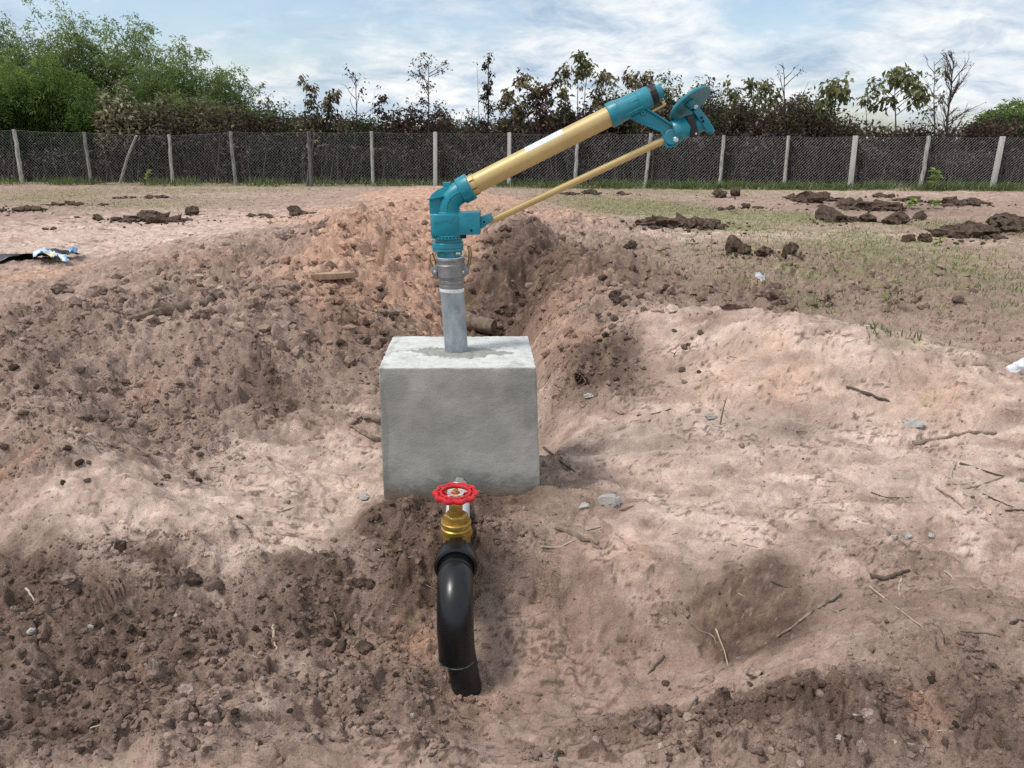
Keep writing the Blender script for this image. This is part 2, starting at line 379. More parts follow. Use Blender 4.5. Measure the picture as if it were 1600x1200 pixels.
def detail(x, y, rm=None):
    if rm is None: rm = rough_mask(x, y)
    far = np.clip(y / 9.0, 0.0, 1.0)
    amp = 1.0 + 1.1 * sstep(4, 11, y)
    z = 0.045 * fbm(x / 0.85, y / 0.85, 4, 1) * (0.45 + 0.75 * rm)
    z = z + 0.072 * rm * amp * ridged(x / 0.42 + 0.25 * perlin(x / 0.3, y / 0.3, 9), y / 0.42, 4, 20)
    z = z + 0.026 * rm * fbm(x / 0.10, y / 0.10, 4, 33) + 0.05 * rm * sstep(4, 9, y) * fbm(x / 0.26, y / 0.26, 4, 35)
    wx = x + 0.02 * perlin(x / 0.05, y / 0.05, 60); wy = y + 0.02 * perlin(x / 0.05 + 3, y / 0.05, 61)
    patch = sstep(-0.15, 0.45, fbm(x / 0.5, y / 0.5, 3, 70))
    tb = fbm(x / 0.55 + 0.3 * perlin(x / 0.2, y / 0.2, 63), y / 0.40, 4, 64) * 2.2; fl = np.floor(tb); fr = tb - fl
    z = z + (0.32 + 0.8 * rm) * 0.046 * (fl + sstep(0.72, 0.98, fr) - 0.55 * tb)
    n = len(x); rk = (rm > 0.06) & (y < 30)
    z = z + rm * patch * amp * 0.75 * masked(lambda k: caps(wx[k], wy[k], 0.17, 100, 0.30), rk & (patch > 0.02), n)
    z = z + rm * (0.35 + 0.65 * patch) * 0.6 * masked(lambda k: caps(wx[k], wy[k], 0.075, 110, 0.55), rk & (y < 20), n)
    z = z + np.minimum(rm, 1) * 0.75 * masked(lambda k: caps(wx[k], wy[k], 0.032, 120, 0.8), rk & (y < 9), n)
    # footprints, scrape marks and thin crust on the smooth sand
    sm = 1 - np.clip(rm, 0, 1)
    z = z + sm * (0.040 * fbm(x / 1.0, y / 0.62, 2, 401) + 0.014 * ridged(x / 0.55 + 0.3 * y, y / 0.22, 2, 405)) * (1 - sstep(10, 20, y))
    z = z + sm * 0.010 * fbm(x / 0.22 + 0.6 * y, y / 0.09, 4, 44) * (1 + far)
    z = z + sm * 0.004 * ridged(x / 0.06, y / 0.03 + x * 5, 3, 48)
    lt = fbm(x / 0.9 + 0.4 * perlin(x / 0.35, y / 0.35, 66), y / 0.42, 3, 67) * 3.0; lf = np.floor(lt); z = z + sm * 0.020 * (lf + sstep(0.80, 1.0, lt - lf) - 0.7 * lt) * (1 - sstep(10, 18, y))
    ck = np.abs(perlin(x / 0.16 + 0.5 * perlin(x / 0.07, y / 0.07, 91), y / 0.10 + 0.4 * perlin(x / 0.05, y / 0.05, 92), 93)); z = z - sm * 0.010 * (1 - sstep(0.0, 0.05, ck)) * sstep(0.05, 0.35, fbm(x / 0.7, y / 0.7, 2, 94))
    crust = np.floor(4 * (fbm(x / 0.30, y / 0.22, 3, 80) + 0.5)) / 4
    z = z + sm * 0.016 * crust
    z = z + sm * 0.6 * masked(lambda k: caps(x[k], y[k], 0.11, 130, 0.04, 0.08, 0.18), (sm > 0.2) & (y < 12), n)
    z = z + 0.0025 * fbm(x / 0.014, y / 0.014, 2, 90)
    return z
GAUSS_FLAT = lambda x, y: 0
def H(x, y, rm=None):
    x = np.atleast_1d(np.asarray(x, float)); y = np.atleast_1d(np.asarray(y, float))
    z = H0(x, y) + detail(x, y, rm) * (1 - 0.6 * sstep(30, 60, y))
    # settle flat where the block and the pipe stand
    z = z * (1 - sstep(60, 120, np.abs(y))) 
    return z
def px2m(px, p):
    """pixels of the photograph to metres at world point p"""
    f = CAM_ROT @ Vector((0, 0, -1)); return px / FPX * (Vector(p) - Vector((0, 0, CAMZ))).dot(f)

ys = [-9.0, -6, -4, -2.5, -1.5, -0.8, -0.2, 0.2, 0.5, 0.7]
y = 0.85
while y < 30: ys.append(y); y += 0.0034 * (y + 0.45)
while y < 900: ys.append(y); y *= 1.09
ys = np.array(ys)
ud = np.linspace(-0.78, 0.78, 721)
side = 0.78 + np.cumsum(np.geomspace(0.004, 1.2, 26))
us = np.concatenate([-side[::-1], ud, side])
YY, UU = np.meshgrid(ys, us, indexing='ij')
XX = UU * (1.0 + np.abs(YY))
xf, yf = XX.reshape(-1), YY.reshape(-1)
nr, ncol = YY.shape
rmf = on_grid(rough_mask)
zf = H(xf, yf, rmf)
ii = (np.arange(nr - 1)[:, None] * ncol + np.arange(ncol - 1)[None, :]).reshape(-1)
quads = np.stack([ii, ii + 1, ii + ncol + 1, ii + ncol], 1)
g_me = mesh_np('ground', np.stack([xf, yf, zf], 1), quads=quads)
def lerp(a, b, t): return a + (b - a) * t[:, None]
def soil_colour(x, y, zo, zd, zp, zg, slope=None):
    """colour of the earth itself: brown soil, dried pale sand, orange subsoil, dark humus, bits of turf"""
    n1 = fbm(x / 0.65, y / 0.65, 4, 301); n2 = fbm(x / 0.11, y / 0.11, 4, 311, 0.6); n3 = fbm(x / 0.022, y / 0.022, 2, 321)
    nw = fbm(x / 0.30, y / 0.12 + x * 0.8, 4, 331, 0.6)
    A = np.array
    mid = lerp(A([0.285, 0.203, 0.164])[None], A([0.430, 0.325, 0.272])[None], np.clip(0.5 + 0.42 * n2 + 0.25 * n1 + 0.1 * n3, 0, 1))
    pale = lerp(A([0.400, 0.300, 0.246])[None], A([0.575, 0.458, 0.390])[None], np.clip(0.55 + 0.30 * nw + 0.30 * n2 + 0.1 * n3, 0, 1))
    org = lerp(A([0.420, 0.255, 0.185])[None], A([0.560, 0.380, 0.290])[None], np.clip(0.5 + 0.5 * n2 + 0.15 * n3, 0, 1))
    drk = lerp(A([0.112, 0.075, 0.058])[None], A([0.240, 0.168, 0.132])[None], np.clip(0.45 + 0.5 * n2 + 0.2 * n3, 0, 1))
    grn = lerp(A([0.145, 0.155, 0.065])[None], A([0.30, 0.285, 0.165])[None], np.clip(0.5 + 0.5 * n2 + 0.3 * n3, 0, 1))
    c = mid
    c = lerp(c, pale, 0.92 * sstep(0.06, 0.85, zp * (1 + 0.5 * n1) + 0.20 * nw * np.minimum(zp * 2, 1) + 0.08 * n2))
    c = lerp(c, org, 0.85 * sstep(0.10, 0.75, zo * (1 + 0.45 * n1 + 0.35 * n2)))
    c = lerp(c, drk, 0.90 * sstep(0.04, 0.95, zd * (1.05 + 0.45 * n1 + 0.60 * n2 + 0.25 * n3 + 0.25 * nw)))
    c = lerp(c, grn, 0.75 * sstep(0.35, 0.95, zg + 0.25 * n1 + 0.45 * n2))
    # scattered humus specks and pale grit
    sp = fbm(x / 0.045 + 0.8 * n2, y / 0.022, 3, 341, 0.65); cl = fbm(x / 0.42, y / 0.30, 4, 351, 0.6)
    c = lerp(c, np.tile(A([0.105, 0.074, 0.059]), (len(x), 1)), 0.65 * sstep(0.42, 0.80, sp + 0.75 * cl - 0.15))
    c = c * (1 + 0.10 * cl + 0.09 * nw)[:, None]
    c = lerp(c, np.tile(A([0.50, 0.41, 0.35]), (len(x), 1)), 0.35 * sstep(0.55, 0.9, n3 - 0.2 * n2))
    lum = c.mean(1, keepdims=True); c = c * (lum / 0.27) ** 0.32          # contrast between dried sand and damp humus
    c = lum * (lum / 0.27) ** 0.32 + (c - lum * (lum / 0.27) ** 0.32) * 1.16
    return np.clip(c, 0.01, 0.8)
def zone_masks(x, y):
    return zsum(x, y, Z_ORANGE, 201), zsum(x, y, Z_DARK, 202), zsum(x, y, Z_PALE, 203), zsum(x, y, Z_GREEN, 204)
def H_grid(x, y):
    x = np.atleast_1d(np.asarray(x, float)); y = np.atleast_1d(np.asarray(y, float)); u = x / (1.0 + np.abs(y)); Z = zf.reshape(nr, ncol)
    r = np.clip(np.searchsorted(ys, y) - 1, 0, nr - 2); c = np.clip(np.searchsorted(us, u) - 1, 0, ncol - 2)
    fr = np.clip((y - ys[r]) / (ys[r + 1] - ys[r]), 0, 1); fc = np.clip((u - us[c]) / (us[c + 1] - us[c]), 0, 1)
    return (Z[r, c] * (1 - fc) + Z[r, c + 1] * fc) * (1 - fr) + (Z[r + 1, c] * (1 - fc) + Z[r + 1, c + 1] * fc) * fr
def Hs(x, y): return float(H_grid(x, y)[0])
def gp(px, py, lift=0.0):
    x, y, t = hit(px, py, H_grid); return Vector((x, y, Hs(x, y) + lift))
zo, zd, zp, zg = [on_grid(lambda x, y, q=q, sd=sd: zsum(x, y, q, sd)) for q, sd in ((Z_ORANGE, 201), (Z_DARK, 202), (Z_PALE, 203), (Z_GREEN, 204))]
zg = zg + 0.75 * win(yf, 27.4, 28.6, 40, 60)
cf = soil_colour(xf, yf, zo, zd, zp, zg)
add_attr(g_me, 'soil', np.concatenate([cf, np.clip(rmf, 0, 1)[:, None]], 1), 'FLOAT_COLOR')

def soil_material(name, attr=True, c1=(0.2, 0.14, 0.11), c2=(0.3, 0.21, 0.17)):
    m, t, b = mat_new(name)
    b.inputs['Roughness'].default_value = 0.95; b.inputs['Specular IOR Level'].default_value = 0.12
    n3 = noise_node(t, 95.0 if attr else 30.0, 5, 0.75); n2 = noise_node(t, 26.0, 4, 0.7)
    rgh = None
    if attr:
        at_ = N(t, 'ShaderNodeAttribute'); at_.attribute_name = 'soil'; src = at_.outputs['Color']; rgh = at_.outputs['Alpha']
    else: src = ramp(t, noise_node(t, 14.0, 4, 0.6), [(0.35, c4(c1)), (0.65, c4(c2))])
    def grain(fac_lo, fac_hi, stops, cur, nz):
        mx = N(t, 'ShaderNodeMix', data_type='RGBA', blend_type='MULTIPLY')
        if rgh is None: mx.inputs[0].default_value = fac_hi
        else:
            mr = N(t, 'ShaderNodeMapRange'); setin(mr, From_Min=0.0, From_Max=0.7, To_Min=fac_lo, To_Max=fac_hi); L(t, rgh, mr.inputs[0]); L(t, mr.outputs[0], mx.inputs[0])
        L(t, cur, mx.inputs[6]); L(t, ramp(t, nz, [(p_, g4(v)) for p_, v in stops]), mx.inputs[7]); return mx.outputs[2]
    cur = grain(0.62, 1.0, [(0.30, 0.55), (0.48, 0.97), (0.72, 1.25)], src, n3)
    cur = grain(0.60, 1.0, [(0.30, 0.66), (0.46, 0.98), (0.70, 1.14)], cur, n2)
    L(t, cur, b.inputs['Base Color'])
    bp = bump(t, b, n3, 0.9, 0.012)
    if rgh is not None:
        mr = N(t, 'ShaderNodeMapRange'); setin(mr, From_Min=0.0, From_Max=0.7, To_Min=0.70, To_Max=0.95); L(t, rgh, mr.inputs[0]); L(t, mr.outputs[0], bp.inputs['Strength'])
    return m
M_SOIL = soil_material('soil')
ground = link('ground', g_me, M_SOIL, kind='structure')
# ------------------------------------------------------------------ concrete block, sprinkler gun, valve line
YG = 3.587                                    # the upright plane the sprinkler gun stands in
def G(px, py, dy=0.0):
    p = at(px, py, YG); p.y += dy; return p
def S(px, py): return px2m(1.0, at(px, py, YG))   # metres per pixel there

TEAL = (0.0, 0.165, 0.225)
def grime(t, b, amount, scale, col=(0.30, 0.235, 0.195)):
    """a thin uneven film of dry dust over whatever colour the part has"""
    src = b.inputs['Base Color'].links[0].from_socket
    d = noise_node(t, scale, 7, 0.75); f = noise_node(t, scale * 9, 4, 0.7)
    ml = N(t, 'ShaderNodeMath', operation='MULTIPLY'); L(t, ramp(t, d, [(0.46, g4(0.0)), (0.72, g4(1.0))]), ml.inputs[0]); L(t, ramp(t, f, [(0.38, g4(0.15)), (0.62, g4(amount))]), ml.inputs[1])
    mx = N(t, 'ShaderNodeMix', data_type='RGBA'); L(t, ml.outputs[0], mx.inputs[0]); L(t, src, mx.inputs[6]); mx.inputs[7].default_value = c4(col); L(t, mx.outputs[2], b.inputs['Base Color'])
def mat_teal():
    m, t, b = mat_new('teal_paint')
    n = noise_node(t, 14, 4, 0.6)
    L(t, ramp(t, n, [(0.3, c4((0.0, 0.185, 0.255))), (0.7, c4((0.003, 0.255, 0.335)))]), b.inputs['Base Color'])
    mr = N(t, 'ShaderNodeMapRange'); setin(mr, From_Min=0.3, From_Max=0.7, To_Min=0.30, To_Max=0.46); L(t, n, mr.inputs[0]); L(t, mr.outputs[0], b.inputs['Roughness'])
    grime(t, b, 0.30, 5.0); bump(t, b, noise_node(t, 180, 3, 0.5), 0.20, 0.0012); return m
def mat_gold():
    m, t, b = mat_new('gold_anodised_tube')
    n = noise_node(t, 6, 4, 0.6)
    L(t, ramp(t, n, [(0.3, c4((0.50, 0.355, 0.140))), (0.7, c4((0.60, 0.440, 0.190)))]), b.inputs['Base Color'])
    b.inputs['Metallic'].default_value = 0.15; b.inputs['Roughness'].default_value = 0.46
    grime(t, b, 0.25, 4.0); bump(t, b, noise_node(t, 120, 3, 0.5), 0.08, 0.001); return m
M_TEAL = mat_teal(); M_GOLD = mat_gold()
M_TEAL_LIGHT = mat_simple('teal_bolt', (0.03, 0.30, 0.38), rough=0.35)
M_BLACKP = mat_simple('black_rubber', (0.008, 0.008, 0.010), (0.016, 0.016, 0.019), 20, 0.45)
M_HOLE = mat_simple('dark_bore', (0.004, 0.006, 0.007), rough=0.8)
M_STEEL = mat_simple('bolt_steel', (0.55, 0.56, 0.57), (0.72, 0.73, 0.74), 40, 0.35, metal=0.8)
M_ALU = mat_simple('cast_aluminium', (0.20, 0.205, 0.215), (0.33, 0.335, 0.345), 24, 0.48, metal=0.55, bmp=0.25, bscale=260, bdist=0.0015)
M_GALV = mat_simple('galvanised_steel', (0.24, 0.285, 0.315), (0.40, 0.445, 0.475), 26, 0.50, metal=0.45, bmp=0.2, bscale=70, bdist=0.002, stretch=(1, 1, 0.45))
M_TAPE = mat_simple('white_thread_tape', (0.70, 0.72, 0.74), (0.85, 0.86, 0.87), 60, 0.6, bmp=0.4, bscale=200, stretch=(1, 1, 6))
M_BRASS = mat_simple('valve_brass', (0.38, 0.235, 0.045), (0.52, 0.345, 0.085), 30, 0.40, metal=0.65, bmp=0.2, bscale=220, bdist=0.0012)
M_LEVER = mat_simple('yellow_zinc_lever', (0.26, 0.21, 0.085), (0.46, 0.40, 0.20), 60, 0.35, metal=0.8)
M_RED = mat_simple('red_wheel_paint', (0.50, 0.008, 0.016), (0.62, 0.018, 0.026), 30, 0.34, bmp=0.15, bscale=120)
for _m, _a in ((M_RED, 0.35), (M_BRASS, 0.45), (M_ALU, 0.3), (M_GALV, 0.25)): grime(_m.node_tree, _m.node_tree.nodes['Principled BSDF'], _a, 16.0, (0.26, 0.19, 0.15))
M_PVCW = mat_simple('white_pvc', (0.60, 0.62, 0.63), (0.74, 0.76, 0.77), 9, 0.42)
M_PE = None
def mat_pe():
    m, t, b = mat_new('black_polyethylene')
    n = noise_node(t, 9, 5, 0.65); d = noise_node(t, 4.5, 6, 0.7)
    dust = ramp(t, d, [(0.56, g4(0.0)), (0.78, g4(0.22))])
    mx = N(t, 'ShaderNodeMix', data_type='RGBA'); L(t, dust, mx.inputs[0]); mx.inputs[6].default_value = (0.0045, 0.005, 0.0065, 1); mx.inputs[7].default_value = (0.09, 0.075, 0.066, 1)
    L(t, mx.outputs[2], b.inputs['Base Color'])
    mr = N(t, 'ShaderNodeMapRange'); setin(mr, From_Min=0.3, From_Max=0.7, To_Min=0.24, To_Max=0.40); L(t, n, mr.inputs[0]); L(t, mr.outputs[0], b.inputs['Roughness'])
    bump(t, b, noise_node(t, 60, 4, 0.6), 0.06, 0.002); return m
M_PE = mat_pe()

# ---- concrete block: slightly uneven cast cube with chipped arrises
def build_block():
    top, bot = 0.640, -0.22
    cor = {}
    FL, FR, BL, BR = at(592, 577, 3.28), at(838, 573, 3.295), None, None
    fl = Vector((FL.x, 3.272, top)); fr = Vector((FR.x, 3.300, top)); bl = Vector((fl.x - 0.024, 3.850, top)); br = Vector((fr.x - 0.026, 3.872, top))
    # lower corners lean out a little, as the form did
    g = 64
    bm = bmesh.new()
    tilt = 0.020
    def P(u, v, w):
        a = fl.lerp(fr, u); b = bl.lerp(br, u); p = a.lerp(b, v)
        z = bot + (top - bot) * w; k = (top - z)
        p = Vector((p.x + tilt * k + (u - 0.5) * 0.052 * k, p.y + (v - 0.5) * 0.03 * k, z)); return p
    faces = [('front', lambda a, b: P(a, 0, b)), ('back', lambda a, b: P(1 - a, 1, b)), ('left', lambda a, b: P(0, 1 - a, b)),
             ('right', lambda a, b: P(1, a, b)), ('top', lambda a, b: P(a, b, 1))]
    for nm, f in faces:
        grid = [[bm.verts.new(f(i / g, j / g)) for i in range(g + 1)] for j in range(g + 1)]
        for j in range(g):
            for i in range(g): bm.faces.new((grid[j][i], grid[j][i + 1], grid[j + 1][i + 1], grid[j + 1][i]))
    bmesh.ops.remove_doubles(bm, verts=bm.verts, dist=1e-5)
    bmesh.ops.recalc_face_normals(bm, faces=bm.faces)
    edges = [e for e in bm.edges if len(e.link_faces) == 2 and e.calc_face_angle(0) > 0.6]
    bmesh.ops.bevel(bm, geom=edges, offset=0.006, segments=2, profile=0.55, affect='EDGES')
    co = np.array([v.co[:] for v in bm.verts])
    n = fbm(co[:, 0] * 9 + co[:, 1] * 7, co[:, 2] * 9 + co[:, 1] * 5, 3, 700) * 0.0018
    edge = np.exp(-((top - co[:, 2]) / 0.02) ** 2)
    lx = np.abs(np.abs(co[:, 0] - (fl.x + fr.x) / 2) - 0.350 - 0.026 * (top - co[:, 2])); ver = np.exp(-(lx / 0.018) ** 2)
    n2 = np.minimum(fbm(co[:, 0] * 34 + co[:, 2] * 20, co[:, 1] * 34 + co[:, 2] * 26, 3, 710) + 0.12, 0.0) * 0.008 * np.maximum(edge, 0.8 * ver)
    for v, a, b2 in zip(bm.verts, n, n2): v.co += v.normal * float(a + b2)
    me = bpy.data.meshes.new('concrete_block'); bm.to_mesh(me); bm.free()
    c0 = P(0.5, 0.5, 0)
    V = np.zeros(len(me.vertices) * 3); me.vertices.foreach_get('co', V); V = V.reshape(-1, 3) - np.array([c0.x, c0.y, 0.0]); me.vertices.foreach_set('co', V.reshape(-1))
    me.polygons.foreach_set('use_smooth', np.full(len(me.polygons), True)); me.set_sharp_from_angle(angle=R(40))
    m, t, b = mat_new('cast_concrete')
    b.inputs['Roughness'].default_value = 0.88; b.inputs['Specular IOR Level'].default_value = 0.25
    n1 = noise_node(t, 3.2, 6, 0.6, dist=0.4); n2_ = noise_node(t, 11, 6, 0.7, stretch=(1, 1, 1.6)); n3 = noise_node(t, 120, 3, 0.6)
    base = ramp(t, n1, [(0.32, c4((0.270, 0.262, 0.235))), (0.46, c4((0.335, 0.326, 0.296))), (0.56, c4((0.385, 0.374, 0.342))), (0.68, c4((0.455, 0.442, 0.405)))])
    def mix(fac, c, cur, typ='MIX'):
        mx = N(t, 'ShaderNodeMix', data_type='RGBA', blend_type=typ)
        if isinstance(fac, float): mx.inputs[0].default_value = fac
        else: L(t, fac, mx.inputs[0])
        L(t, cur, mx.inputs[6])
        if isinstance(c, tuple): mx.inputs[7].default_value = c4(c)
        else: L(t, c, mx.inputs[7])
        return mx.outputs[2]
    cur = mix(ramp(t, n2_, [(0.55, g4(0.0)), (0.75, g4(0.45))]), (0.26, 0.275, 0.255), base)
    tcn = N(t, 'ShaderNodeTexCoord'); sp = N(t, 'ShaderNodeSeparateXYZ'); L(t, tcn.outputs['Object'], sp.inputs[0])
    def mth(op, a, b_):
        q = N(t, 'ShaderNodeMath', operation=op)
        for i, v in enumerate((a, b_)):
            if isinstance(v, (int, float)): q.inputs[i].default_value = v
            else: L(t, v, q.inputs[i])
        return q.outputs[0]
    def mrange(v, a, b_, lo=0.0, hi=1.0):
        q = N(t, 'ShaderNodeMapRange'); setin(q, From_Min=a, From_Max=b_, To_Min=lo, To_Max=hi); q.interpolation_type = 'SMOOTHSTEP'; L(t, v, q.inputs[0]); return q.outputs[0]
    wz = mth('ADD', sp.outputs[2], mth('MULTIPLY', mth('SUBTRACT', n2_, 0.5), 0.35))
    # top face coloured paler for the daylight falling on it; damp stain creeping up from the ground; dark grout smeared round the pipe
    cur = mix(mrange(sp.outputs[2], 0.630, 0.640, 0, 0.85), ramp(t, n2_, [(0.32, c4((0.50, 0.50, 0.46))), (0.62, c4((0.70, 0.695, 0.655)))]), cur)
    cur = mix(mrange(wz, 0.17, 0.0, 0.0, 0.75), (0.15, 0.155, 0.135), cur)
    rx = mth('ADD', sp.outputs[0], 0.01); ry = mth('ADD', sp.outputs[1], 0.025)
    rr = mth('SQRT', mth('ADD', mth('POWER', mth('DIVIDE', rx, 0.235), 2.0), mth('POWER', mth('DIVIDE', ry, 0.105), 2.0)), 0)
    rw = mth('ADD', rr, mth('MULTIPLY', mth('SUBTRACT', n2_, 0.5), 2.2))
    st = mth('MULTIPLY', mrange(rw, 1.08, 0.88), mrange(sp.outputs[2], 0.615, 0.63))
    cur = mix(mth('MULTIPLY', st, 0.85), ramp(t, noise_node(t, 45, 4, 0.6), [(0.35, c4((0.20, 0.195, 0.17))), (0.65, c4((0.32, 0.31, 0.275)))]), cur)
    # darker halo on the face where the white pipe leaves the block
    hx = mth('SUBTRACT', sp.outputs[0], 0.015); hz = mth('SUBTRACT', sp.outputs[2], 0.05)
    hr = mth('SQRT', mth('ADD', mth('POWER', mth('DIVIDE', hx, 0.13), 2.0), mth('POWER', mth('DIVIDE', hz, 0.13), 2.0)), 0)
    cur = mix(mrange(mth('ADD', hr, mth('MULTIPLY', mth('SUBTRACT', n2_, 0.5), 1.4)), 1.1, 0.5, 0, 0.65), (0.13, 0.135, 0.115), cur)
    # two hand-trowelled repair patches near the upper corners of the face, and a darker left arris
    for (qx, qz, ax_, az_, k_) in ((-0.285, 0.555, 0.075, 0.075, 0.38), (0.265, 0.545, 0.085, 0.085, 0.34), (0.315, 0.44, 0.030, 0.10, 0.3), (-0.345, 0.30, 0.022, 0.40, 0.45), (0.10, 0.33, 0.16, 0.09, 0.25)):
        er = mth('SQRT', mth('ADD', mth('POWER', mth('DIVIDE', mth('SUBTRACT', sp.outputs[0], qx), ax_), 2.0), mth('POWER', mth('DIVIDE', mth('SUBTRACT', sp.outputs[2], qz), az_), 2.0)), 0)
        cur = mix(mrange(mth('ADD', er, mth('MULTIPLY', mth('SUBTRACT', n2_, 0.5), 1.8)), 1.1, 0.75, 0.0, k_), (0.205, 0.21, 0.18), cur)
    # mud splashed up the lowest hand's breadth
    cur = mix(mrange(mth('ADD', sp.outputs[2], mth('MULTIPLY', mth('SUBTRACT', noise_node(t, 24, 5, 0.75), 0.5), 0.30)), 0.105, 0.0, 0.0, 0.85), (0.20, 0.145, 0.115), cur)
    pits = N(t, 'ShaderNodeTexVoronoi'); pits.inputs['Scale'].default_value = 34; L(t, tcn.outputs['Object'], pits.inputs['Vector'])
    pit = ramp(t, pits.outputs['Distance'], [(0.05, g4(1.0)), (0.12, g4(0.0))])
    cur = mix(mth('MULTIPLY', pit, mrange(n1, 0.5, 0.6, 0, 0.6)), (0.16, 0.16, 0.15), cur)
    L(t, cur, b.inputs['Base Color'])
    hs = mth('SUBTRACT', mth('ADD', mth('MULTIPLY', n2_, 0.7), mth('MULTIPLY', n3, 0.25)), mth('MULTIPLY', pit, 0.3))
    bump(t, b, hs, 0.45, 0.010)
    o = link('concrete_block', me, m); o.location = (c0.x, c0.y, 0.0)
    return tag(o, 'grey cast concrete block carrying the upright sprinkler pipe', 'concrete block')
block = build_block()
# broken strip of form board and cement spill at the block's foot
def lump(name, p, sx, sy, sz, mat, seed, sub=2, rough=0.35, rotz=0.0, sharp=0, link_it=True):
    bm = bmesh.new(); bmesh.ops.create_icosphere(bm, subdivisions=sub, radius=1.0)
    co = np.array([v.co[:] for v in bm.verts])
    q = co * 1.3 + seed * 3.7
    d = 1 + rough * (fbm(q[:, 0] + q[:, 2] * 0.7, q[:, 1] - q[:, 2] * 0.6, 3, int(seed) % 997) + 0.5 * fbm(q[:, 2] * 2 + q[:, 0], q[:, 0] * 2.2 - q[:, 1], 3, int(seed) % 991 + 7))
    if sharp:
        rg = np.random.default_rng(int(seed))
        for _ in range(sharp):
            n = rg.normal(size=3); n /= np.linalg.norm(n); lim = rg.uniform(0.5, 0.8)
            dd = co @ n; d = np.where(dd * d > lim, lim / np.maximum(dd, 1e-3), d)
    cr, sr = math.cos(rotz), math.sin(rotz)
    for v, k in zip(bm.verts, d):
        x, y, z = v.co.x * k * sx, v.co.y * k * sy, v.co.z * k * sz
        v.co = (x * cr - y * sr, x * sr + y * cr, z)
    me = bpy.data.meshes.new(name); bm.to_mesh(me); bm.free()
    me.polygons.foreach_set('use_smooth', np.full(len(me.polygons), sharp == 0))
    if not link_it:
        me.materials.append(mat); return me
    o = link(name, me, mat); o.location = p; return o

# ---- upright pipe with coupling
pipe = empty('upright_pipe', (at(714, 548, YG).x, YG, 0.64))
ptop = G(706, 450); pb = Vector((pipe.location.x, YG, 0.60))
s0 = S(706, 450)
MB().lathe(pb, ptop - pb, [(0, 0.0555), ((ptop - pb).length, 0.0555)], 40).build('pipe', M_GALV, pipe)
ax = (G(704, 402) - G(706, 450)).normalized()
L0 = 1.0 / 1.0
def up_lathe(mb, py0, py1, pxc0, pxc1, prof_px, seg=40, wob=None):
    A = G(pxc0, py0); B = G(pxc1, py1); s = S(pxc0, (py0 + py1) / 2); ln = (B - A).length
    return mb.lathe(A, B - A, [(ln * f, r * s) for f, r in prof_px], seg, wob=wob)
up_lathe(MB(), 455, 449, 706, 706, [(0, 18.7), (0.2, 19.3), (1, 19.2)]).build('thread_tape', M_TAPE, pipe)
mb = MB()
up_lathe(mb, 449, 432, 706, 705.2, [(0, 18.6), (0.02, 19.6), (0.30, 19.8), (0.33, 19.0), (0.42, 19.0), (0.46, 19.8), (0.72, 19.9), (0.75, 19.2), (0.86, 19.2), (0.88, 20.3), (1, 20.6)])
up_lathe(mb, 432, 402.5, 705.2, 703.5, [(0, 20.6), (0.06, 22.0), (0.52, 22.4), (0.58, 22.8), (0.66, 23.0), (0.69, 22.2), (0.90, 22.3), (0.93, 22.9), (1, 22.6)])
cpl = mb.build('coupling', M_ALU, pipe)
for (px, sg) in ((684, -1), (724, 1)):
    mb = MB()
    pts = [(px, 413), (px + sg * 5, 414), (px + sg * 9.5, 421), (px + sg * 8, 427), (px + sg * 3, 431), (px, 431)]
    mb.prism([G(a, b2) for a, b2 in pts], (0, 1, 0), -0.030, 0.030)
    mb.build('coupling_ear', M_ALU, cpl, bevel=0.002)
for (px, py) in ((680.5, 423), (724, 423.5)):
    MB().lathe(G(px, py, -0.036), (0, 1, 0), [(0, 0.006), (0.001, 0.0075), (0.008, 0.0075)], 16).build('pin', M_STEEL, cpl)
up_lathe(MB(), 407, 401, 703.8, 703.5, [(0, 19.6), (0.5, 19.9), (1, 19.6)]).build('thread_tape', M_TAPE, pipe)
for pts in ([(681, 420), (680, 408), (676, 397), (673.5, 396), (672, 401), (673, 409), (676, 415), (677.5, 420)],
            [(730, 417), (732, 408), (733, 394), (731, 386), (734.5, 386), (736.5, 395), (735.5, 408), (733, 418)]):
    MB().tube(smooth_path([G(a, b2) for a, b2 in pts], 4), 0.0036, 8, squash=2.2).build('cam_lever', M_LEVER, pipe)
tag(pipe, 'galvanised upright pipe set into the concrete block, with grey cam lock coupling', 'pipe')

# ---- sprinkler gun
gun = empty('sprinkler_gun', tuple(G(703.5, 401)))
mb = MB()
up_lathe(mb, 401, 391, 703.6, 701.5, [(0, 19.3), (1, 19.6)])
up_lathe(mb, 391, 378, 700, 699.5, [(0, 23.8), (0.05, 24.3), (0.30, 24.3), (0.32, 23.6), (0.40, 23.6), (0.42, 24.6), (0.95, 24.6), (1, 24.0)])
up_lathe(mb, 378, 371, 701, 701, [(0, 21), (1, 21)])
base = mb.build('swivel_base', M_TEAL, gun)
MB().box(G(717, 393.5, -0.053), (0.010, 0, 0), (0, 0.006, 0), (0, 0, 0.005)).build('grease_plug', M_STEEL, base, bevel=0.001)
mb = MB(); up_lathe(mb, 371.5, 366, 700.5, 700.3, [(0, 25.6), (0.1, 26.2), (0.9, 26.2), (1, 25.4)], 56)
ring = mb.build('stop_ring', M_TEAL, gun)
A = G(700.4, 368.6); sr = S(700, 368)
for k in range(11):
    th = R(-62 + k * 12.4)
    d = Vector((math.sin(th), -math.cos(th), 0))
    MB().lathe(A + d * (26.2 * sr - 0.002), d, [(0, 0.0034), (0.0026, 0.0034)], 10).build('ring_hole', M_HOLE, ring)
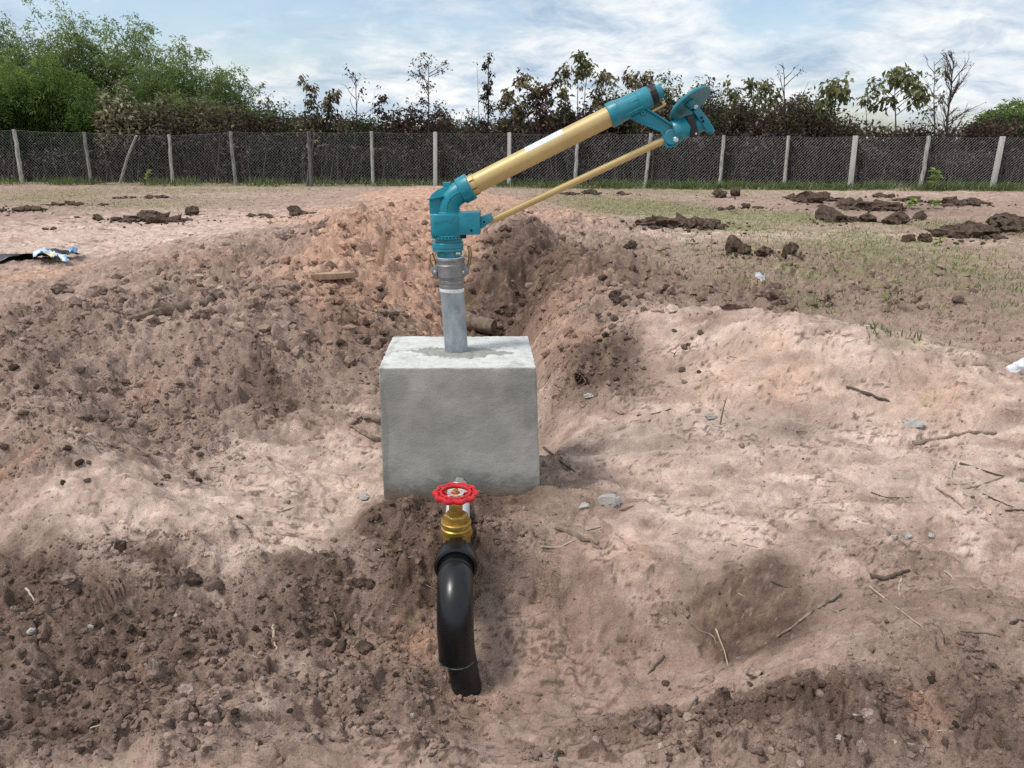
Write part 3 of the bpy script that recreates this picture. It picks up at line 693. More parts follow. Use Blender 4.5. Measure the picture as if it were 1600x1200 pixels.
# housing: rounded square barrel with the gear box bolted to its side
def rounded_sq(cx, cy, hx, hy, z, k=4.0, n=40):
    out = []
    for i in range(n):
        th = 2 * math.pi * i / n; c, s_ = math.cos(th), math.sin(th)
        out.append(Vector((cx + hx * math.copysign(abs(c) ** (2 / k), c), cy + hy * math.copysign(abs(s_) ** (2 / k), s_), z)))
    return out
mb = MB(); P0 = G(698, 366.3); P1 = G(697, 332.8); hw = 24.2 * S(698, 350)
rings = [(0.0, hw * 0.98), (0.03, hw), (0.93, hw), (0.97, hw * 0.985), (1.0, hw * 0.95)]
vs = []; fs = []; n = 40
for (f, h) in rings: vs += rounded_sq(P0.lerp(P1, f).x, YG, h, h, P0.lerp(P1, f).z, 3.6, n)
for i in range(len(rings) - 1):
    for k in range(n): fs.append((i * n + k, i * n + (k + 1) % n, (i + 1) * n + (k + 1) % n, (i + 1) * n + k))
fs += [tuple(reversed(range(n))), tuple((len(rings) - 1) * n + k for k in range(n))]
mb.add(vs, fs); housing = mb.build('housing', M_TEAL, gun)
gb = MB().prism([G(716, 331.5), G(750.5, 329.5), G(751, 364.5), G(717, 365.3)], (0, 1, 0), -0.058, 0.05).build('gear_box', M_TEAL, gun, bevel=0.004)
MB().lathe(G(737.5, 358, -0.0585), (0, 1, 0), [(0, 0.0062), (0.004, 0.0062)], 14).build('bolt_hole', M_HOLE, gb)
MB().prism([G(722, 365.6), G(729, 365.4), G(729, 370.5), G(722, 371)], (0, 1, 0), -0.05, -0.01).build('stop_tab', M_HOLE, gb)
# raised script on the housing, its lighter teal standing in for lit strokes
mb = MB(); yf = -hw - 0.0006
def zq(zx, zy): return G(665 + zx / 16.0, 320 + zy / 16.0, yf)
for st in ([(203, 470), (222, 420), (240, 372), (262, 358), (262, 385), (244, 430)], [(282, 372), (300, 408), (318, 380), (340, 418), (368, 368)],
           [(395, 352), (440, 346), (492, 346)], [(402, 388), (445, 390), (495, 386)], [(503, 400), (515, 345), (545, 340), (556, 398), (572, 322), (590, 318), (603, 392)],
           [(615, 395), (632, 325), (652, 322), (655, 392)], [(662, 392), (690, 272), (694, 392), (738, 396)], [(745, 405), (780, 345), (824, 272)], [(806, 380), (812, 376)], [(846, 350), (850, 346)]):
    mb.tube(smooth_path([zq(a, b2) for a, b2 in st], 3), 0.0011, 5)
mb.build('raised_script', M_TEAL_LIGHT, housing)
# elbow and its back chamber
sE = S(705, 310)
mb = MB()
path = smooth_path([G(701, 336), G(701, 324), G(703.5, 314), (G(711, 305.5)), G(721, 299)], 6)
mb.tube(path, 17.3 * sE, 32)
elbow = mb.build('elbow', M_TEAL, gun)
up_lathe(MB(), 334, 330.5, 700.5, 700.5, [(0, 18.6), (0.5, 19), (1, 18.2)]).build('elbow_bead', M_TEAL, elbow)
rib = [G(a, b2, -17.0 * sE) for a, b2 in ((699, 331), (699.5, 322), (702, 313), (707, 306), (714, 301.5), (719, 299))]
MB().tube(smooth_path(rib, 4), 0.0035, 8).build('elbow_rib', M_TEAL, elbow)
MB().prism([G(a, b2) for a, b2 in ((672, 333), (671.5, 310), (675, 303), (684, 296), (692, 292.5), (702, 292), (712, 296), (706, 310), (702, 333))], (0, 1, 0), -0.028, 0.045).build('back_chamber', M_TEAL, gun, bevel=0.004)
MB().prism([G(a, b2) for a, b2 in ((692.5, 285), (704, 284.5), (705, 297), (692.5, 297))], (0, 1, 0), -0.012, 0.03).build('lug', M_TEAL, gun, bevel=0.002)
MB().prism([G(a, b2) for a, b2 in ((668, 312), (669, 309.5), (694, 304.6), (694, 306.6))], (0, 1, 0), -0.046, 0.04).build('flange', M_TEAL, gun, bevel=0.001)
def along(A, B, f): return A + (B - A) * f
CA, CB = G(720, 299.5), G(736, 290.6); sc_c = S(728, 295)
MB().lathe(CA, CB - CA, [(-0.002, 18.5 * sc_c), (0.001, 20.2 * sc_c), (0.004, 20.8 * sc_c), ((CB - CA).length - 0.003, 20.8 * sc_c), ((CB - CA).length, 20.0 * sc_c), ((CB - CA).length + 0.0005, 15.0 * sc_c)], 44).build('collar', M_TEAL, gun)
BA, BB = G(746, 285.6), G(956, 179.8); bd = (BB - BA).normalized()
gr = MB().lathe(CB - bd * 0.004, bd, [(0, 16.6 * sc_c), (0.024, 17.0 * sc_c), (0.030, 16.4 * sc_c), (0.031, 15.0 * sc_c)], 40).build('lock_ring', M_GOLD, gun)
cc = CB + bd * 0.014
for th in (20, 65, 110, 155, 245, 290):
    u = (Vector((0, 0, 1)) - bd * bd.z).normalized(); v = bd.cross(u); dd = u * math.cos(R(th)) + v * math.sin(R(th))
    MB().box(cc + dd * (16.9 * sc_c), bd * 0.011, dd.cross(bd) * 0.0018, dd * 0.0012).build('spanner_slot', M_HOLE, gr)
rb = 15.2 * S(850, 235)
barrel = MB().lathe(BA - bd * 0.03, bd, [(0, rb), ((BB - BA).length + 0.03, rb)], 48).build('barrel', M_GOLD, gun)
# paper sticker wrapped on the barrel
bu = (Vector((0, 0, 1)) - bd * bd.z).normalized(); bc = Vector((0, -1, 0))
q0 = (G(826, 246) - BA).dot(bd); q1 = (G(884, 217) - BA).dot(bd)
vs = []; fs = []; na, nb = 14, 8
for i in range(na + 1):
    for k in range(nb + 1):
        ph = R(30 + 58 * k / nb); s_ = q0 + (q1 - q0) * i / na
        vs.append(BA + bd * s_ + bu * (math.sin(ph) * (rb + 0.0007)) + bc * (math.cos(ph) * (rb + 0.0007)))
for i in range(na):
    for k in range(nb): a = i * (nb + 1) + k; fs.append((a, a + nb + 1, a + nb + 2, a + 1))
ms, t, b = mat_new('sticker_paper'); b.inputs['Roughness'].default_value = 0.5
tcn = N(t, 'ShaderNodeTexCoord'); mp = N(t, 'ShaderNodeMapping'); ang = math.atan2(bd.z, bd.x)
mp.vector_type = 'TEXTURE'; mp.inputs['Rotation'].default_value = (0, -ang, 0); L(t, tcn.outputs['Object'], mp.inputs[0])
sp = N(t, 'ShaderNodeMapping'); sp.inputs['Scale'].default_value = (90, 20, 210); L(t, mp.outputs[0], sp.inputs[0])
nn = N(t, 'ShaderNodeTexNoise'); setin(nn, Scale=3.0, Detail=2.0, Roughness=0.6); L(t, sp.outputs[0], nn.inputs['Vector'])
L(t, ramp(t, nn.outputs[0], [(0.44, c4((0.42, 0.45, 0.50))), (0.52, c4((0.76, 0.79, 0.83)))]), b.inputs['Base Color'])
mb = MB(); mb.add(vs, fs); stk = mb.build('sticker', ms, barrel)
stk.data.flip_normals() if hasattr(stk.data, 'flip_normals') else None
# nozzle sleeve
def ax_lathe(p0, p1, prof, seg=44, wob=None):
    A = G(*p0); B = G(*p1); s = S((p0[0] + p1[0]) / 2, (p0[1] + p1[1]) / 2); ln = (B - A).length
    return MB().lathe(A, B - A, [(ln * f, r * s) for f, r in prof], seg, wob=wob)
slv = ax_lathe((951, 181.5), (1015, 151), [(0, 15.5), (0.005, 18.8), (0.02, 19.3), (0.22, 19.3), (0.235, 18.3), (0.70, 16.6), (0.715, 17.4), (0.97, 16.9), (1.0, 16.0)]).build('nozzle_sleeve', M_TEAL, gun)
for dd in ((970, 172.5, 4.5), (972, 176, -5.5)):
    A = G(dd[0], dd[1]); B = A + bd * (31 * S(990, 160)); off = bu * (dd[2] * S(990, 160)) + bc * (math.sqrt(17.3 ** 2 - dd[2] ** 2) * S(990, 160) - 0.001)
    MB().tube([A + off, A.lerp(B, 0.5) + off * 0.985, B + off * 0.96], 0.0028, 8).build('sleeve_rib', M_TEAL, slv)
ax_lathe((1014, 151.3), (1025.5, 145.8), [(0, 14.5), (0.04, 15.8), (0.30, 16.0), (0.34, 15.2), (0.42, 15.2), (0.46, 16.0), (0.95, 15.6), (1, 14.5)], 48, wob=lambda th: 1.0 + 0.02 * math.cos(16 * th)).build('clamp_ring', M_BLACKP, gun)
noz = ax_lathe((1022, 147.3), (1034.5, 141.5), [(0, 12.4), (0.3, 12.2), (0.92, 10.8), (1.0, 10.2), (1.0, 8.2), (0.7, 7.6)]).build('nozzle_tip', M_TEAL, gun)
MB().tube(smooth_path([G(1033, 141), G(1039, 137.5, -0.01), G(1046, 137.5, -0.015), (G(1050, 142, -0.015)), G(1051, 150, -0.01)], 5), 0.0055, 10).build('jet_spoon', mat_simple('aged_cream_plastic', (0.42, 0.40, 0.34), (0.55, 0.53, 0.46), 50, 0.5), gun)
# bracket arm that carries the drive
W = [G(a, b2) for a, b2 in ((1002, 165), (1046, 193), (1056, 197), (1059, 206), (1059, 219), (1053, 227), (1041, 230), (1038, 219), (1033, 206), (1026, 202), (982, 183), (986, 176))]
arm = MB().prism(W, (0, 1, 0), -0.012, 0.012).build('bracket_arm', M_TEAL, gun, bevel=0.002)
for pts, rr in (([(1002, 165.5), (1020, 177), (1046, 193.5), (1055, 197.5)], 0.0058), ([(981, 182.5), (1004, 193), (1026, 202.5), (1033, 206), (1038, 219), (1041, 230)], 0.0058), ([(1055, 197.5), (1059, 206), (1059, 219), (1053, 227), (1041, 230)], 0.0055)):
    MB().tube(smooth_path([G(a, b2, -0.006) for a, b2 in pts], 4), rr, 8, squash=1.0).build('arm_rim', M_TEAL, arm)
    MB().tube(smooth_path([G(a, b2, -0.020) for a, b2 in pts], 4), rr * 0.8, 8, squash=1.0).build('arm_rim', M_TEAL, arm)
MB().lathe(G(1003, 176, -0.028), (0, 1, 0), [(0, 0.007), (0.002, 0.0095), (0.03, 0.0095)], 18).build('boss', M_TEAL_LIGHT, arm)
MB().lathe(G(1003, 176, -0.030), (0, 1, 0), [(0, 0.0042), (0.004, 0.0042)], 12).build('bolt_hole', M_HOLE, arm)
MB().lathe(G(1048, 214, -0.030), (0, 1, 0), [(0, 0.031), (0.004, 0.034), (0.056, 0.034), (0.06, 0.031)], 32).build('knuckle', M_TEAL, arm)
MB().lathe(G(1053.5, 218, -0.040), (0, 1, 0), [(0, 0.0105), (0.002, 0.0125), (0.012, 0.0125)], 6).build('hex_bolt', M_STEEL, arm, smooth=0)
MB().tube(smooth_path([G(1018, 174.5, -0.02), G(1028, 169, -0.02), G(1037, 164.3, -0.02), G(1038, 163, -0.02), G(1034.5, 161.5, -0.02), G(1034, 158, -0.02)], 3), 0.0050, 8).build('drive_rod', M_GOLD, gun)
# lower tube
LA, LB = G(770, 344), G(1040, 218); rl = 5.5 * S(900, 285)
MB().lathe(LA - (LB - LA).normalized() * 0.02, LB - LA, [(0, rl), ((LB - LA).length + 0.02, rl)], 28).build('lower_tube', M_GOLD, gun)
fk = MB().prism([G(a, b2) for a, b2 in ((749, 341), (753, 338), (767, 332.3), (771, 343.5), (753, 356.5), (749, 357))], (0, 1, 0), -0.030, 0.024).build('tube_clevis', M_TEAL, gun, bevel=0.003)
MB().lathe(G(757, 345.5, -0.032), (0, 1, 0), [(0, 0.0095), (0.004, 0.0105), (0.02, 0.0105)], 18).build('boss', M_TEAL_LIGHT, fk)
MB().lathe(G(757, 345.5, -0.034), (0, 1, 0), [(0, 0.0055), (0.004, 0.0055)], 14).build('bolt_hole', M_HOLE, fk)
# drive unit at the end of the arm
DA, DB = G(1051, 206), G(1106, 189.5); dd = (DB - DA).normalized(); sd = S(1080, 200); ln = (DB - DA).length
drv = MB().lathe(DA, dd, [(0, 13 * sd), (0.001, 16.2 * sd), (0.10 * ln, 17.6 * sd), (0.20 * ln, 17.8 * sd), (0.24 * ln, 16.2 * sd), (0.44 * ln, 15.6 * sd), (0.46 * ln, 14 * sd), (0.72 * ln, 13.5 * sd), (0.86 * ln, 12.5 * sd), (0.90 * ln, 10 * sd)], 36).build('drive_body', M_TEAL, gun)
du = (Vector((0, 0, 1)) - dd * dd.z).normalized()
bx0 = DA + dd * (0.52 * ln)
MB().box(bx0, dd * (6.2 * sd), (0, 15.5 * sd, 0), du * (16.6 * sd)).build('drive_band', M_BLACKP, gun, bevel=0.006)
MB().lathe(bx0 + dd * (2 * sd) - du * (12 * sd) + Vector((0, -15.5 * sd - 0.003, 0)), (0, 1, 0), [(0, 0.0045), (0.004, 0.005)], 12).build('screw', M_STEEL, drv)
FA, FB = G(1085, 172, -0.025), G(1107, 203, -0.025); fd = (FB - FA).normalized(); fn = Vector((-fd.z, 0, fd.x))
fin = MB().box(FA.lerp(FB, 0.5), fd * ((FB - FA).length * 0.53), (0, 0.020, 0), fn * (5.4 * sd)).build('drive_lever', M_TEAL, gun, bevel=0.004)
MB().lathe(FB - fd * 0.012 + Vector((0, 0.0, 0)), fd, [(0, 5.8 * sd), (0.02, 5.6 * sd), (0.028, 5.0 * sd)], 20).build('lever_boss', M_TEAL, fin)
MB().lathe(FB + fd * 0.012, fd, [(0, 3.4 * sd), (0.007, 3.2 * sd)], 14).build('brass_plug', M_LEVER, fin)
for (px, py) in ((1092.5, 184.5), (1095, 190)):
    MB().lathe(G(px, py, -0.048), (0, 1, 0), [(0, 0.0055), (0.004, 0.0065)], 12).build('cap_screw', M_HOLE, fin)
MB().prism([G(a, b2) for a, b2 in ((1093, 178), (1102, 180), (1110, 190), (1111, 203), (1106, 208), (1100, 200))], (0, 1, 0), -0.004, 0.032).build('end_cover', M_TEAL, gun, bevel=0.005)
# dished drive plate, seen from below
dn = Vector((0.52, -0.44, -0.73)).normalized(); DC = G(1077, 161.5, -0.004); rd = 36.5 * sd
plate = MB().lathe(DC + dn * 0.004, -dn, [(0.010, 0.010), (0.006, rd * 0.25), (0.0, rd * 0.62), (-0.006, rd * 0.96), (-0.004, rd), (0.004, rd), (0.010, rd * 0.93), (0.012, rd * 0.55), (0.020, 0.02)], 56).build('drive_plate', M_TEAL, gun)
MB().lathe(DC - dn * 0.010, -dn, [(0, 0.036), (0.012, 0.034), (0.020, 0.024)], 24).build('plate_hub', M_TEAL, plate)
lu = (Vector((0.8, 0, 0.6)) - dn * dn.dot(Vector((0.8, 0, 0.6)))).normalized(); lv = dn.cross(lu)
MB().box(DC - dn * 0.020 - lu * 0.01, lu * 0.055, lv * 0.012, dn * 0.010).build('plate_bar', M_TEAL, plate, bevel=0.003)
MB().box(DC - dn * 0.026 + lu * 0.035, lu * 0.012, lv * 0.016, dn * 0.009).build('plate_lug', M_TEAL, plate, bevel=0.003)
MB().lathe(DC - dn * 0.030 - lu * 0.05, -dn, [(0, 0.010), (0.014, 0.010)], 8).build('plate_bolt', M_HOLE, plate)
HB = G(1084, 167.5, -0.036)
MB().lathe(HB, (0.1, -1, -0.1), [(-0.02, 0.012), (0.0, 0.0115), (0.004, 0.0085)], 16).build('hub_bolt', M_STEEL, plate)
MB().lathe(DC + dn * 0.002, dn, [(0, 0.024), (0.010, 0.020), (0.03, 0.014)], 20).build('plate_boss', M_TEAL, plate)
tag(gun, 'teal and gold long-barrelled irrigation sprinkler gun mounted on the upright pipe', 'sprinkler')

# ---- pipe line in front of the block: white pipe, brass gate valve with red wheel, black elbow
PD = Vector((0.052, -1.0, 0.0)).normalized()
PZ = 0.040
def pl(Y, dz=0.0):
    f = (3.29 - Y) / 1.0; return Vector((-0.247 + 0.052 * f, Y, PZ + dz))
wp = MB().lathe(pl(3.40), PD, [(0, 0.0525), (0.62, 0.0525)], 36).build('white_pipe', M_PVCW, origin=(pl(3.0).x, 3.0, PZ))
tag(wp, 'white plastic pipe running from the concrete block to the brass valve', 'pipe')
val = empty('gate_valve', tuple(pl(2.76)))
vb = MB()
vb.lathe(pl(2.90), PD, [(0, 0.058), (0.002, 0.066), (0.03, 0.066), (0.034, 0.058), (0.06, 0.056), (0.20, 0.056), (0.22, 0.058), (0.235, 0.066)], 8)
body = vb.build('valve_body', M_BRASS, val, bevel=0.003)
vc = pl(2.76); UPV = Vector((0.0, 0.0, 1))
vn = MB()
vn.lathe(vc + Vector((0, 0, 0.0)), UPV, [(0.0, 0.052), (0.045, 0.053), (0.070, 0.054), (0.074, 0.059), (0.090, 0.0605), (0.094, 0.056), (0.100, 0.056), (0.104, 0.0605), (0.116, 0.0605), (0.120, 0.057)], 36)
vn.build('bonnet', M_BRASS, val)
hx = MB(); hx.lathe(vc, UPV, [(0.118, 0.0490), (0.146, 0.0490), (0.151, 0.044), (0.153, 0.026)], 6, up=(1, 0.2, 0)); hx.build('bonnet_hex', M_BRASS, val, bevel=0.002)
gl = MB(); gl.lathe(vc, UPV, [(0.150, 0.021), (0.166, 0.021), (0.170, 0.028), (0.192, 0.028), (0.196, 0.025), (0.210, 0.0245)], 10); gl.build('gland_nut', M_BRASS, val, bevel=0.001)
MB().lathe(vc, UPV, [(0.20, 0.012), (0.252, 0.011)], 14).build('stem', M_BRASS, val)
WZ = 0.236; wc = vc + Vector((0, 0, WZ)); RW = 0.0835
wheel = empty('handwheel', wc - Vector(val.location)); wheel.parent = val
def wbuild(mb, name, mat, bevel=0.0):
    o = mb.build(name, mat, None, bevel=bevel, origin=tuple(wc)); o.location = (0, 0, 0); o.parent = wheel; return o
mb = MB(); ring_pts = []
for k in range(120):
    th = 2 * math.pi * k / 120; r = RW - 0.0045 + 0.0055 * math.cos(10 * th)
    ring_pts.append(wc + Vector((math.cos(th) * r, math.sin(th) * r, 0.0)))
mb.tube(ring_pts, 0.0082, 10, closed=True, squash=1.35)
for k in range(10):
    th = 2 * math.pi * k / 10
    d = Vector((math.cos(th), math.sin(th), 0)); n_ = Vector((-d.y, d.x, 0))
    mb.box(wc + d * 0.071 + Vector((0, 0, 0.001)), d * 0.013, n_ * 0.0058, (0, 0, 0.0065))
inner = [wc + Vector((math.cos(2 * math.pi * k / 60) * 0.0575, math.sin(2 * math.pi * k / 60) * 0.0575, 0.004)) for k in range(60)]
mb.tube(inner, 0.0068, 10, closed=True, squash=1.3)
wbuild(mb, 'wheel_rim', M_RED)
mb = MB()
for k in range(5):
    th = 2 * math.pi * k / 5 + 0.3; d = Vector((math.cos(th), math.sin(th), 0)); n_ = Vector((-d.y, d.x, 0))
    mb.box(wc + d * 0.036 - Vector((0, 0, 0.006)), d * 0.022, n_ * 0.0052, (0, 0, 0.0045))
mb.lathe(wc - Vector((0, 0, 0.018)), UPV, [(0, 0.016), (0.018, 0.020), (0.022, 0.018)], 20)
wbuild(mb, 'wheel_spokes', M_RED)
mb = MB(); mb.lathe(wc + Vector((0, 0, 0.002)), UPV, [(0, 0.033), (0.0015, 0.033)], 28); wbuild(mb, 'wheel_tag', mat_simple('worn_tin_tag', (0.50, 0.42, 0.38), (0.74, 0.72, 0.68), 60, 0.4, metal=0.5))
mb = MB(); mb.lathe(wc + Vector((0, 0, 0.004)), UPV, [(0, 0.0125), (0.007, 0.0125), (0.009, 0.010)], 6); wbuild(mb, 'wheel_nut', M_BRASS)
tag(val, 'brass gate valve with a scalloped red handwheel on the pipe before the block', 'valve')

elb = empty('black_elbow_pipe', (-0.2, 2.42, -0.28))
def ribs(th): return 1.0 + (0.05 if (math.cos(24 * th) > 0.5) else 0.0)
nut = MB().lathe(pl(2.700), PD, [(0, 0.062), (0.004, 0.070), (0.008, 0.0745), (0.046, 0.0780), (0.048, 0.074)], 192, wob=ribs).build('union_nut', M_PE, elb)
MB().lathe(pl(2.655), PD, [(0, 0.076), (0.005, 0.0825), (0.044, 0.084), (0.054, 0.081), (0.058, 0.072), (0.052, 0.066)], 64).build('union_collar', M_PE, elb)
pA = pl(2.545); Rb = 0.140
pts = [pl(2.66), pl(2.555), pA]; cen = pA + Vector((0, 0, -Rb))
for k in range(1, 15):
    a = R(90 * k / 14); pts.append(cen + PD * (math.sin(a) * Rb) + Vector((0, 0, math.cos(a) * Rb)))
end = pts[-1]
pts += [end + Vector((0.002, 0, -0.05)), end + Vector((0.004, 0, -0.118))]
rad = [0.0605, 0.0605, 0.0640] + [0.0675] * 14 + [0.0675, 0.0680]
el = MB().tube(pts, rad, 40).build('elbow', M_PE, elb)
j = pl(2.60)
MB().lathe(pl(2.552), PD, [(-0.006, 0.0615), (-0.004, 0.0668), (0.004, 0.0676), (0.006, 0.0640)], 40).build('elbow_bead', M_PE, el)
e2 = pts[-1]
MB().tube([e2 + Vector((0, 0, 0.002)), e2 + Vector((0, 0, -0.002))], 0.0688, 40).build('cut_rim', mat_simple('highlit_plastic_rim', (0.02, 0.02, 0.021), (0.22, 0.22, 0.22), 40, 0.5), el)  # grey in the rim colour paints the highlight along the cut edge
MB().tube([e2 + Vector((0.012, 0.004, 0.02)), e2 + Vector((0.055, 0.006, -0.30))], 0.0560, 36).build('buried_pipe', M_BLACKP, elb)
tag(elb, 'black plastic pipe elbow with ribbed union nut diving into the soil', 'pipe')
# ------------------------------------------------------------------ fence
YF = 28.8
fence = empty('chain_link_fence', (at(800, 295, YF).x, YF, 0.0))
tag(fence, 'chain link fence with weathered posts across the far edge of the field', 'fence')
def post_mat(name, a, b2): return mat_simple(name, a, b2, 5, 0.9, stretch=(6, 6, 0.9), bmp=0.6, bscale=16, bdist=0.01)
M_POST = [post_mat('grey_weathered_wood', (0.10, 0.095, 0.09), (0.33, 0.32, 0.30)), post_mat('pale_weathered_wood', (0.20, 0.19, 0.17), (0.52, 0.50, 0.46)), post_mat('concrete_post', (0.42, 0.41, 0.38), (0.56, 0.55, 0.52)), post_mat('dark_weathered_wood', (0.05, 0.048, 0.045), (0.20, 0.19, 0.18))]
POSTS = [(-205, 201, -186, 291, 0), (-92, 203, -76, 292, 0), (22, 202, 35, 291, 1), (131, 206, 144, 297, 0), (264, 210, 270, 294, 1), (360, 205, 368, 291, 0), (482, 205, 486, 284, 3), (580, 205, 583, 290, 1), (680, 206, 680, 292, 2), (796, 207, 795, 297, 2),
         (903, 208, 898, 299, 1), (1017, 208, 1007, 299, 1), (1131, 211, 1124, 297, 1), (1232, 212, 1225, 301, 1), (1337, 212, 1328, 299, 2), (1452, 212, 1438, 299, 1), (1567, 213, 1550, 299, 2), (1684, 214, 1664, 300, 1), (1800, 215, 1778, 300, 1)]
tops = []; 
for i, (ax_, ay_, bx_, by_, k) in enumerate(POSTS):
    Tp = at(ax_, ay_, YF); Bp = at(bx_, by_, YF - 0.02); zg_ = Hs(Bp.x, YF)
    Bp = Vector((Bp.x, YF, min(zg_, Bp.z) - 0.10)); Tp.y = YF
    rg = random.Random(i)
    wdt = 0.072 if k == 2 else 0.054 + 0.02 * rg.random()
    if k == 2:
        mb = MB(); d = (Tp - Bp); nseg = 6
        sx = Vector((1, 0, 0))
        mb.prism([Bp - sx * wdt, Bp + sx * wdt, Tp + sx * wdt * 0.9, Tp - sx * wdt * 0.9], (0, 1, 0), -0.085, 0.085)
        o = mb.build('post', M_POST[k], fence, bevel=0.015)
    else:
        pts = [Bp.lerp(Tp, f / 9) + Vector((rg.uniform(-.012, .012), rg.uniform(-.012, .012), 0)) for f in range(10)]
        o = MB().tube(pts, [wdt * (1.05 - 0.12 * f / 9) * rg.uniform(0.94, 1.06) for f in range(10)], 9).build('post', M_POST[k], fence)
    tops.append((Bp, Tp, zg_))
pxs = at(492, 208, YF + 0.08); pbs = at(478, 284, YF + 0.08)
MB().tube([Vector((pbs.x, YF + 0.15, -0.1)), pbs.lerp(pxs, 0.5), pxs], [0.05, 0.045, 0.04], 8).build('post', M_POST[3], fence)
pxs = at(213, 212, YF + 0.3); pbs = at(186, 278, YF + 0.9)
MB().tube([Vector((pbs.x, YF + 0.9, 0.0)), pbs.lerp(pxs, 0.5), pxs], [0.05, 0.045, 0.04], 8).build('brace', M_POST[1], fence)
M_WIRE = mat_simple('zinc_wire', (0.17, 0.17, 0.17), (0.28, 0.28, 0.27), 8, 0.5, metal=0.3)
PITCH_W, RWIRE = 0.112, 0.0024
for i in range(len(tops) - 1):
    (B0, T0, z0), (B1, T1, z1) = tops[i], tops[i + 1]
    x0, x1 = B0.x, B1.x; lo = min(z0, z1) + 0.03
    def top_at(x):
        f = (x - B0.x) / (B1.x - B0.x); return T0.z * (1 - f) + T1.z * f - 0.03 - 0.03 * math.sin(math.pi * f)
    def xshift(x, z):  # the mesh follows the lean of its posts
        f = (x - B0.x) / (B1.x - B0.x); hgt = (z - lo) / 1.9
        return x + ((T0.x - B0.x) * (1 - f) + (T1.x - B1.x) * f) * hgt
    V = []; Q = []
    hgt = 1.95
    def wire(pa, pb, yo):
        o = len(V)
        for p in (pa, pb):
            for k in range(3):
                th = 2.094 * k + 0.5; V.append((p[0] + math.cos(th) * RWIRE, YF + yo + math.sin(th) * RWIRE, p[1] + math.sin(th) * RWIRE * 0.7))
        for k in range(3): Q.append((o + k, o + (k + 1) % 3, o + 3 + (k + 1) % 3, o + 3 + k))
    kk = int((x1 - x0 + hgt) / PITCH_W) + 2
    for sgn in (1, -1):
        for q in range(kk):
            xs = (math.floor(x0 / PITCH_W) + q) * PITCH_W - (hgt if sgn > 0 else 0)
            # line x = xs + sgn*(z-lo), clipped to the bay
            za, zb = lo, lo + hgt
            if sgn > 0:
                za = max(za, lo + (x0 - xs)); zb = min(zb, lo + (x1 - xs))
            else:
                za = max(za, lo + (xs - x1)); zb = min(zb, lo + (xs - x0))
            if zb - za < 0.02: continue
            fx = lambda z: xs + sgn * (z - lo)
            zb2 = min(zb, top_at(min(max(fx(zb), x0), x1)))
            if zb2 - za < 0.02: continue
            zm = 0.5 * (za + zb2)
            wire((xshift(fx(za), za), za), (xshift(fx(zm), zm), zm), 0.075 + 0.002 * sgn); wire((xshift(fx(zm), zm), zm), (xshift(fx(zb2), zb2), zb2), 0.075 + 0.002 * sgn)
    for zf_ in (0.0, 1.0):
        prev = None
        for k in range(9):
            x = x0 + (x1 - x0) * k / 8; z = lo + 0.02 if zf_ == 0 else top_at(x)
            if prev: wire(prev, (xshift(x, z), z), 0.075)
            prev = (xshift(x, z), z)
    V = np.array(V) - np.array(fence.location)
    link('wire_mesh', mesh_np('wire_mesh', V, quads=Q, smooth=False), M_WIRE, fence, kind='stuff')

# ------------------------------------------------------------------ vegetation builders
def leaf_arrays(P, D, Nn, Ln, Wd, fold=0.25):
    """one folded leaf of four triangles per row of P: base, side, tip, side, midrib"""
    D = D / np.linalg.norm(D, axis=1, keepdims=True)
    Sd = np.cross(D, Nn); Sd /= (np.linalg.norm(Sd, axis=1, keepdims=True) + 1e-9); Nn = np.cross(Sd, D)
    Ln = Ln[:, None]; Wd = Wd[:, None]
    v0 = P; v1 = P + D * Ln * 0.45 + Sd * Wd * 0.5 + Nn * Wd * fold; v2 = P + D * Ln - Nn * Ln * 0.12; v3 = P + D * Ln * 0.45 - Sd * Wd * 0.5 + Nn * Wd * fold
    V = np.stack([v0, v1, v2, v3], 1).reshape(-1, 3); n = len(P); b = np.arange(n)[:, None] * 4
    T = np.concatenate([b + np.array([[0, 1, 2]]), b + np.array([[0, 2, 3]])], 0)
    return V, T
def leaf_mesh(name, P, D, Nn, Ln, Wd, tint, org, fold=0.25):
    V, T = leaf_arrays(P, D, Nn, Ln, Wd, fold)
    me = mesh_np(name, V - np.array(org), tris=T, smooth=False)
    add_attr(me, 'tint', np.repeat(tint, 4)); return me
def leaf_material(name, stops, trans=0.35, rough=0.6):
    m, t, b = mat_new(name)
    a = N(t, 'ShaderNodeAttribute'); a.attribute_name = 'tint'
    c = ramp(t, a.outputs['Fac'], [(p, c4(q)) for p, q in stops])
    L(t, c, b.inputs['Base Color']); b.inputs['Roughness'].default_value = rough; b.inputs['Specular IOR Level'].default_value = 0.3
    if trans:
        tr = N(t, 'ShaderNodeBsdfTranslucent'); L(t, c, tr.inputs[0]); mx = N(t, 'ShaderNodeMixShader'); mx.inputs[0].default_value = trans
        L(t, b.outputs[0], mx.inputs[1]); L(t, tr.outputs[0], mx.inputs[2]); L(t, mx.outputs[0], t.nodes['Material Output'].inputs['Surface'])
    return m
LM_BAMBOO = leaf_material('bamboo_leaf', [(0.0, (0.040, 0.075, 0.020)), (0.5, (0.135, 0.200, 0.060)), (1.0, (0.320, 0.390, 0.150))], 0.5)
LM_FEATHER = leaf_material('feathery_leaf', [(0.0, (0.022, 0.052, 0.014)), (0.5, (0.095, 0.170, 0.036)), (1.0, (0.260, 0.350, 0.090))], 0.5)
LM_OLIVE = leaf_material('scorched_leaf', [(0.0, (0.026, 0.019, 0.014)), (0.35, (0.105, 0.075, 0.050)), (0.65, (0.185, 0.165, 0.085)), (1.0, (0.420, 0.390, 0.250))], 0.3)
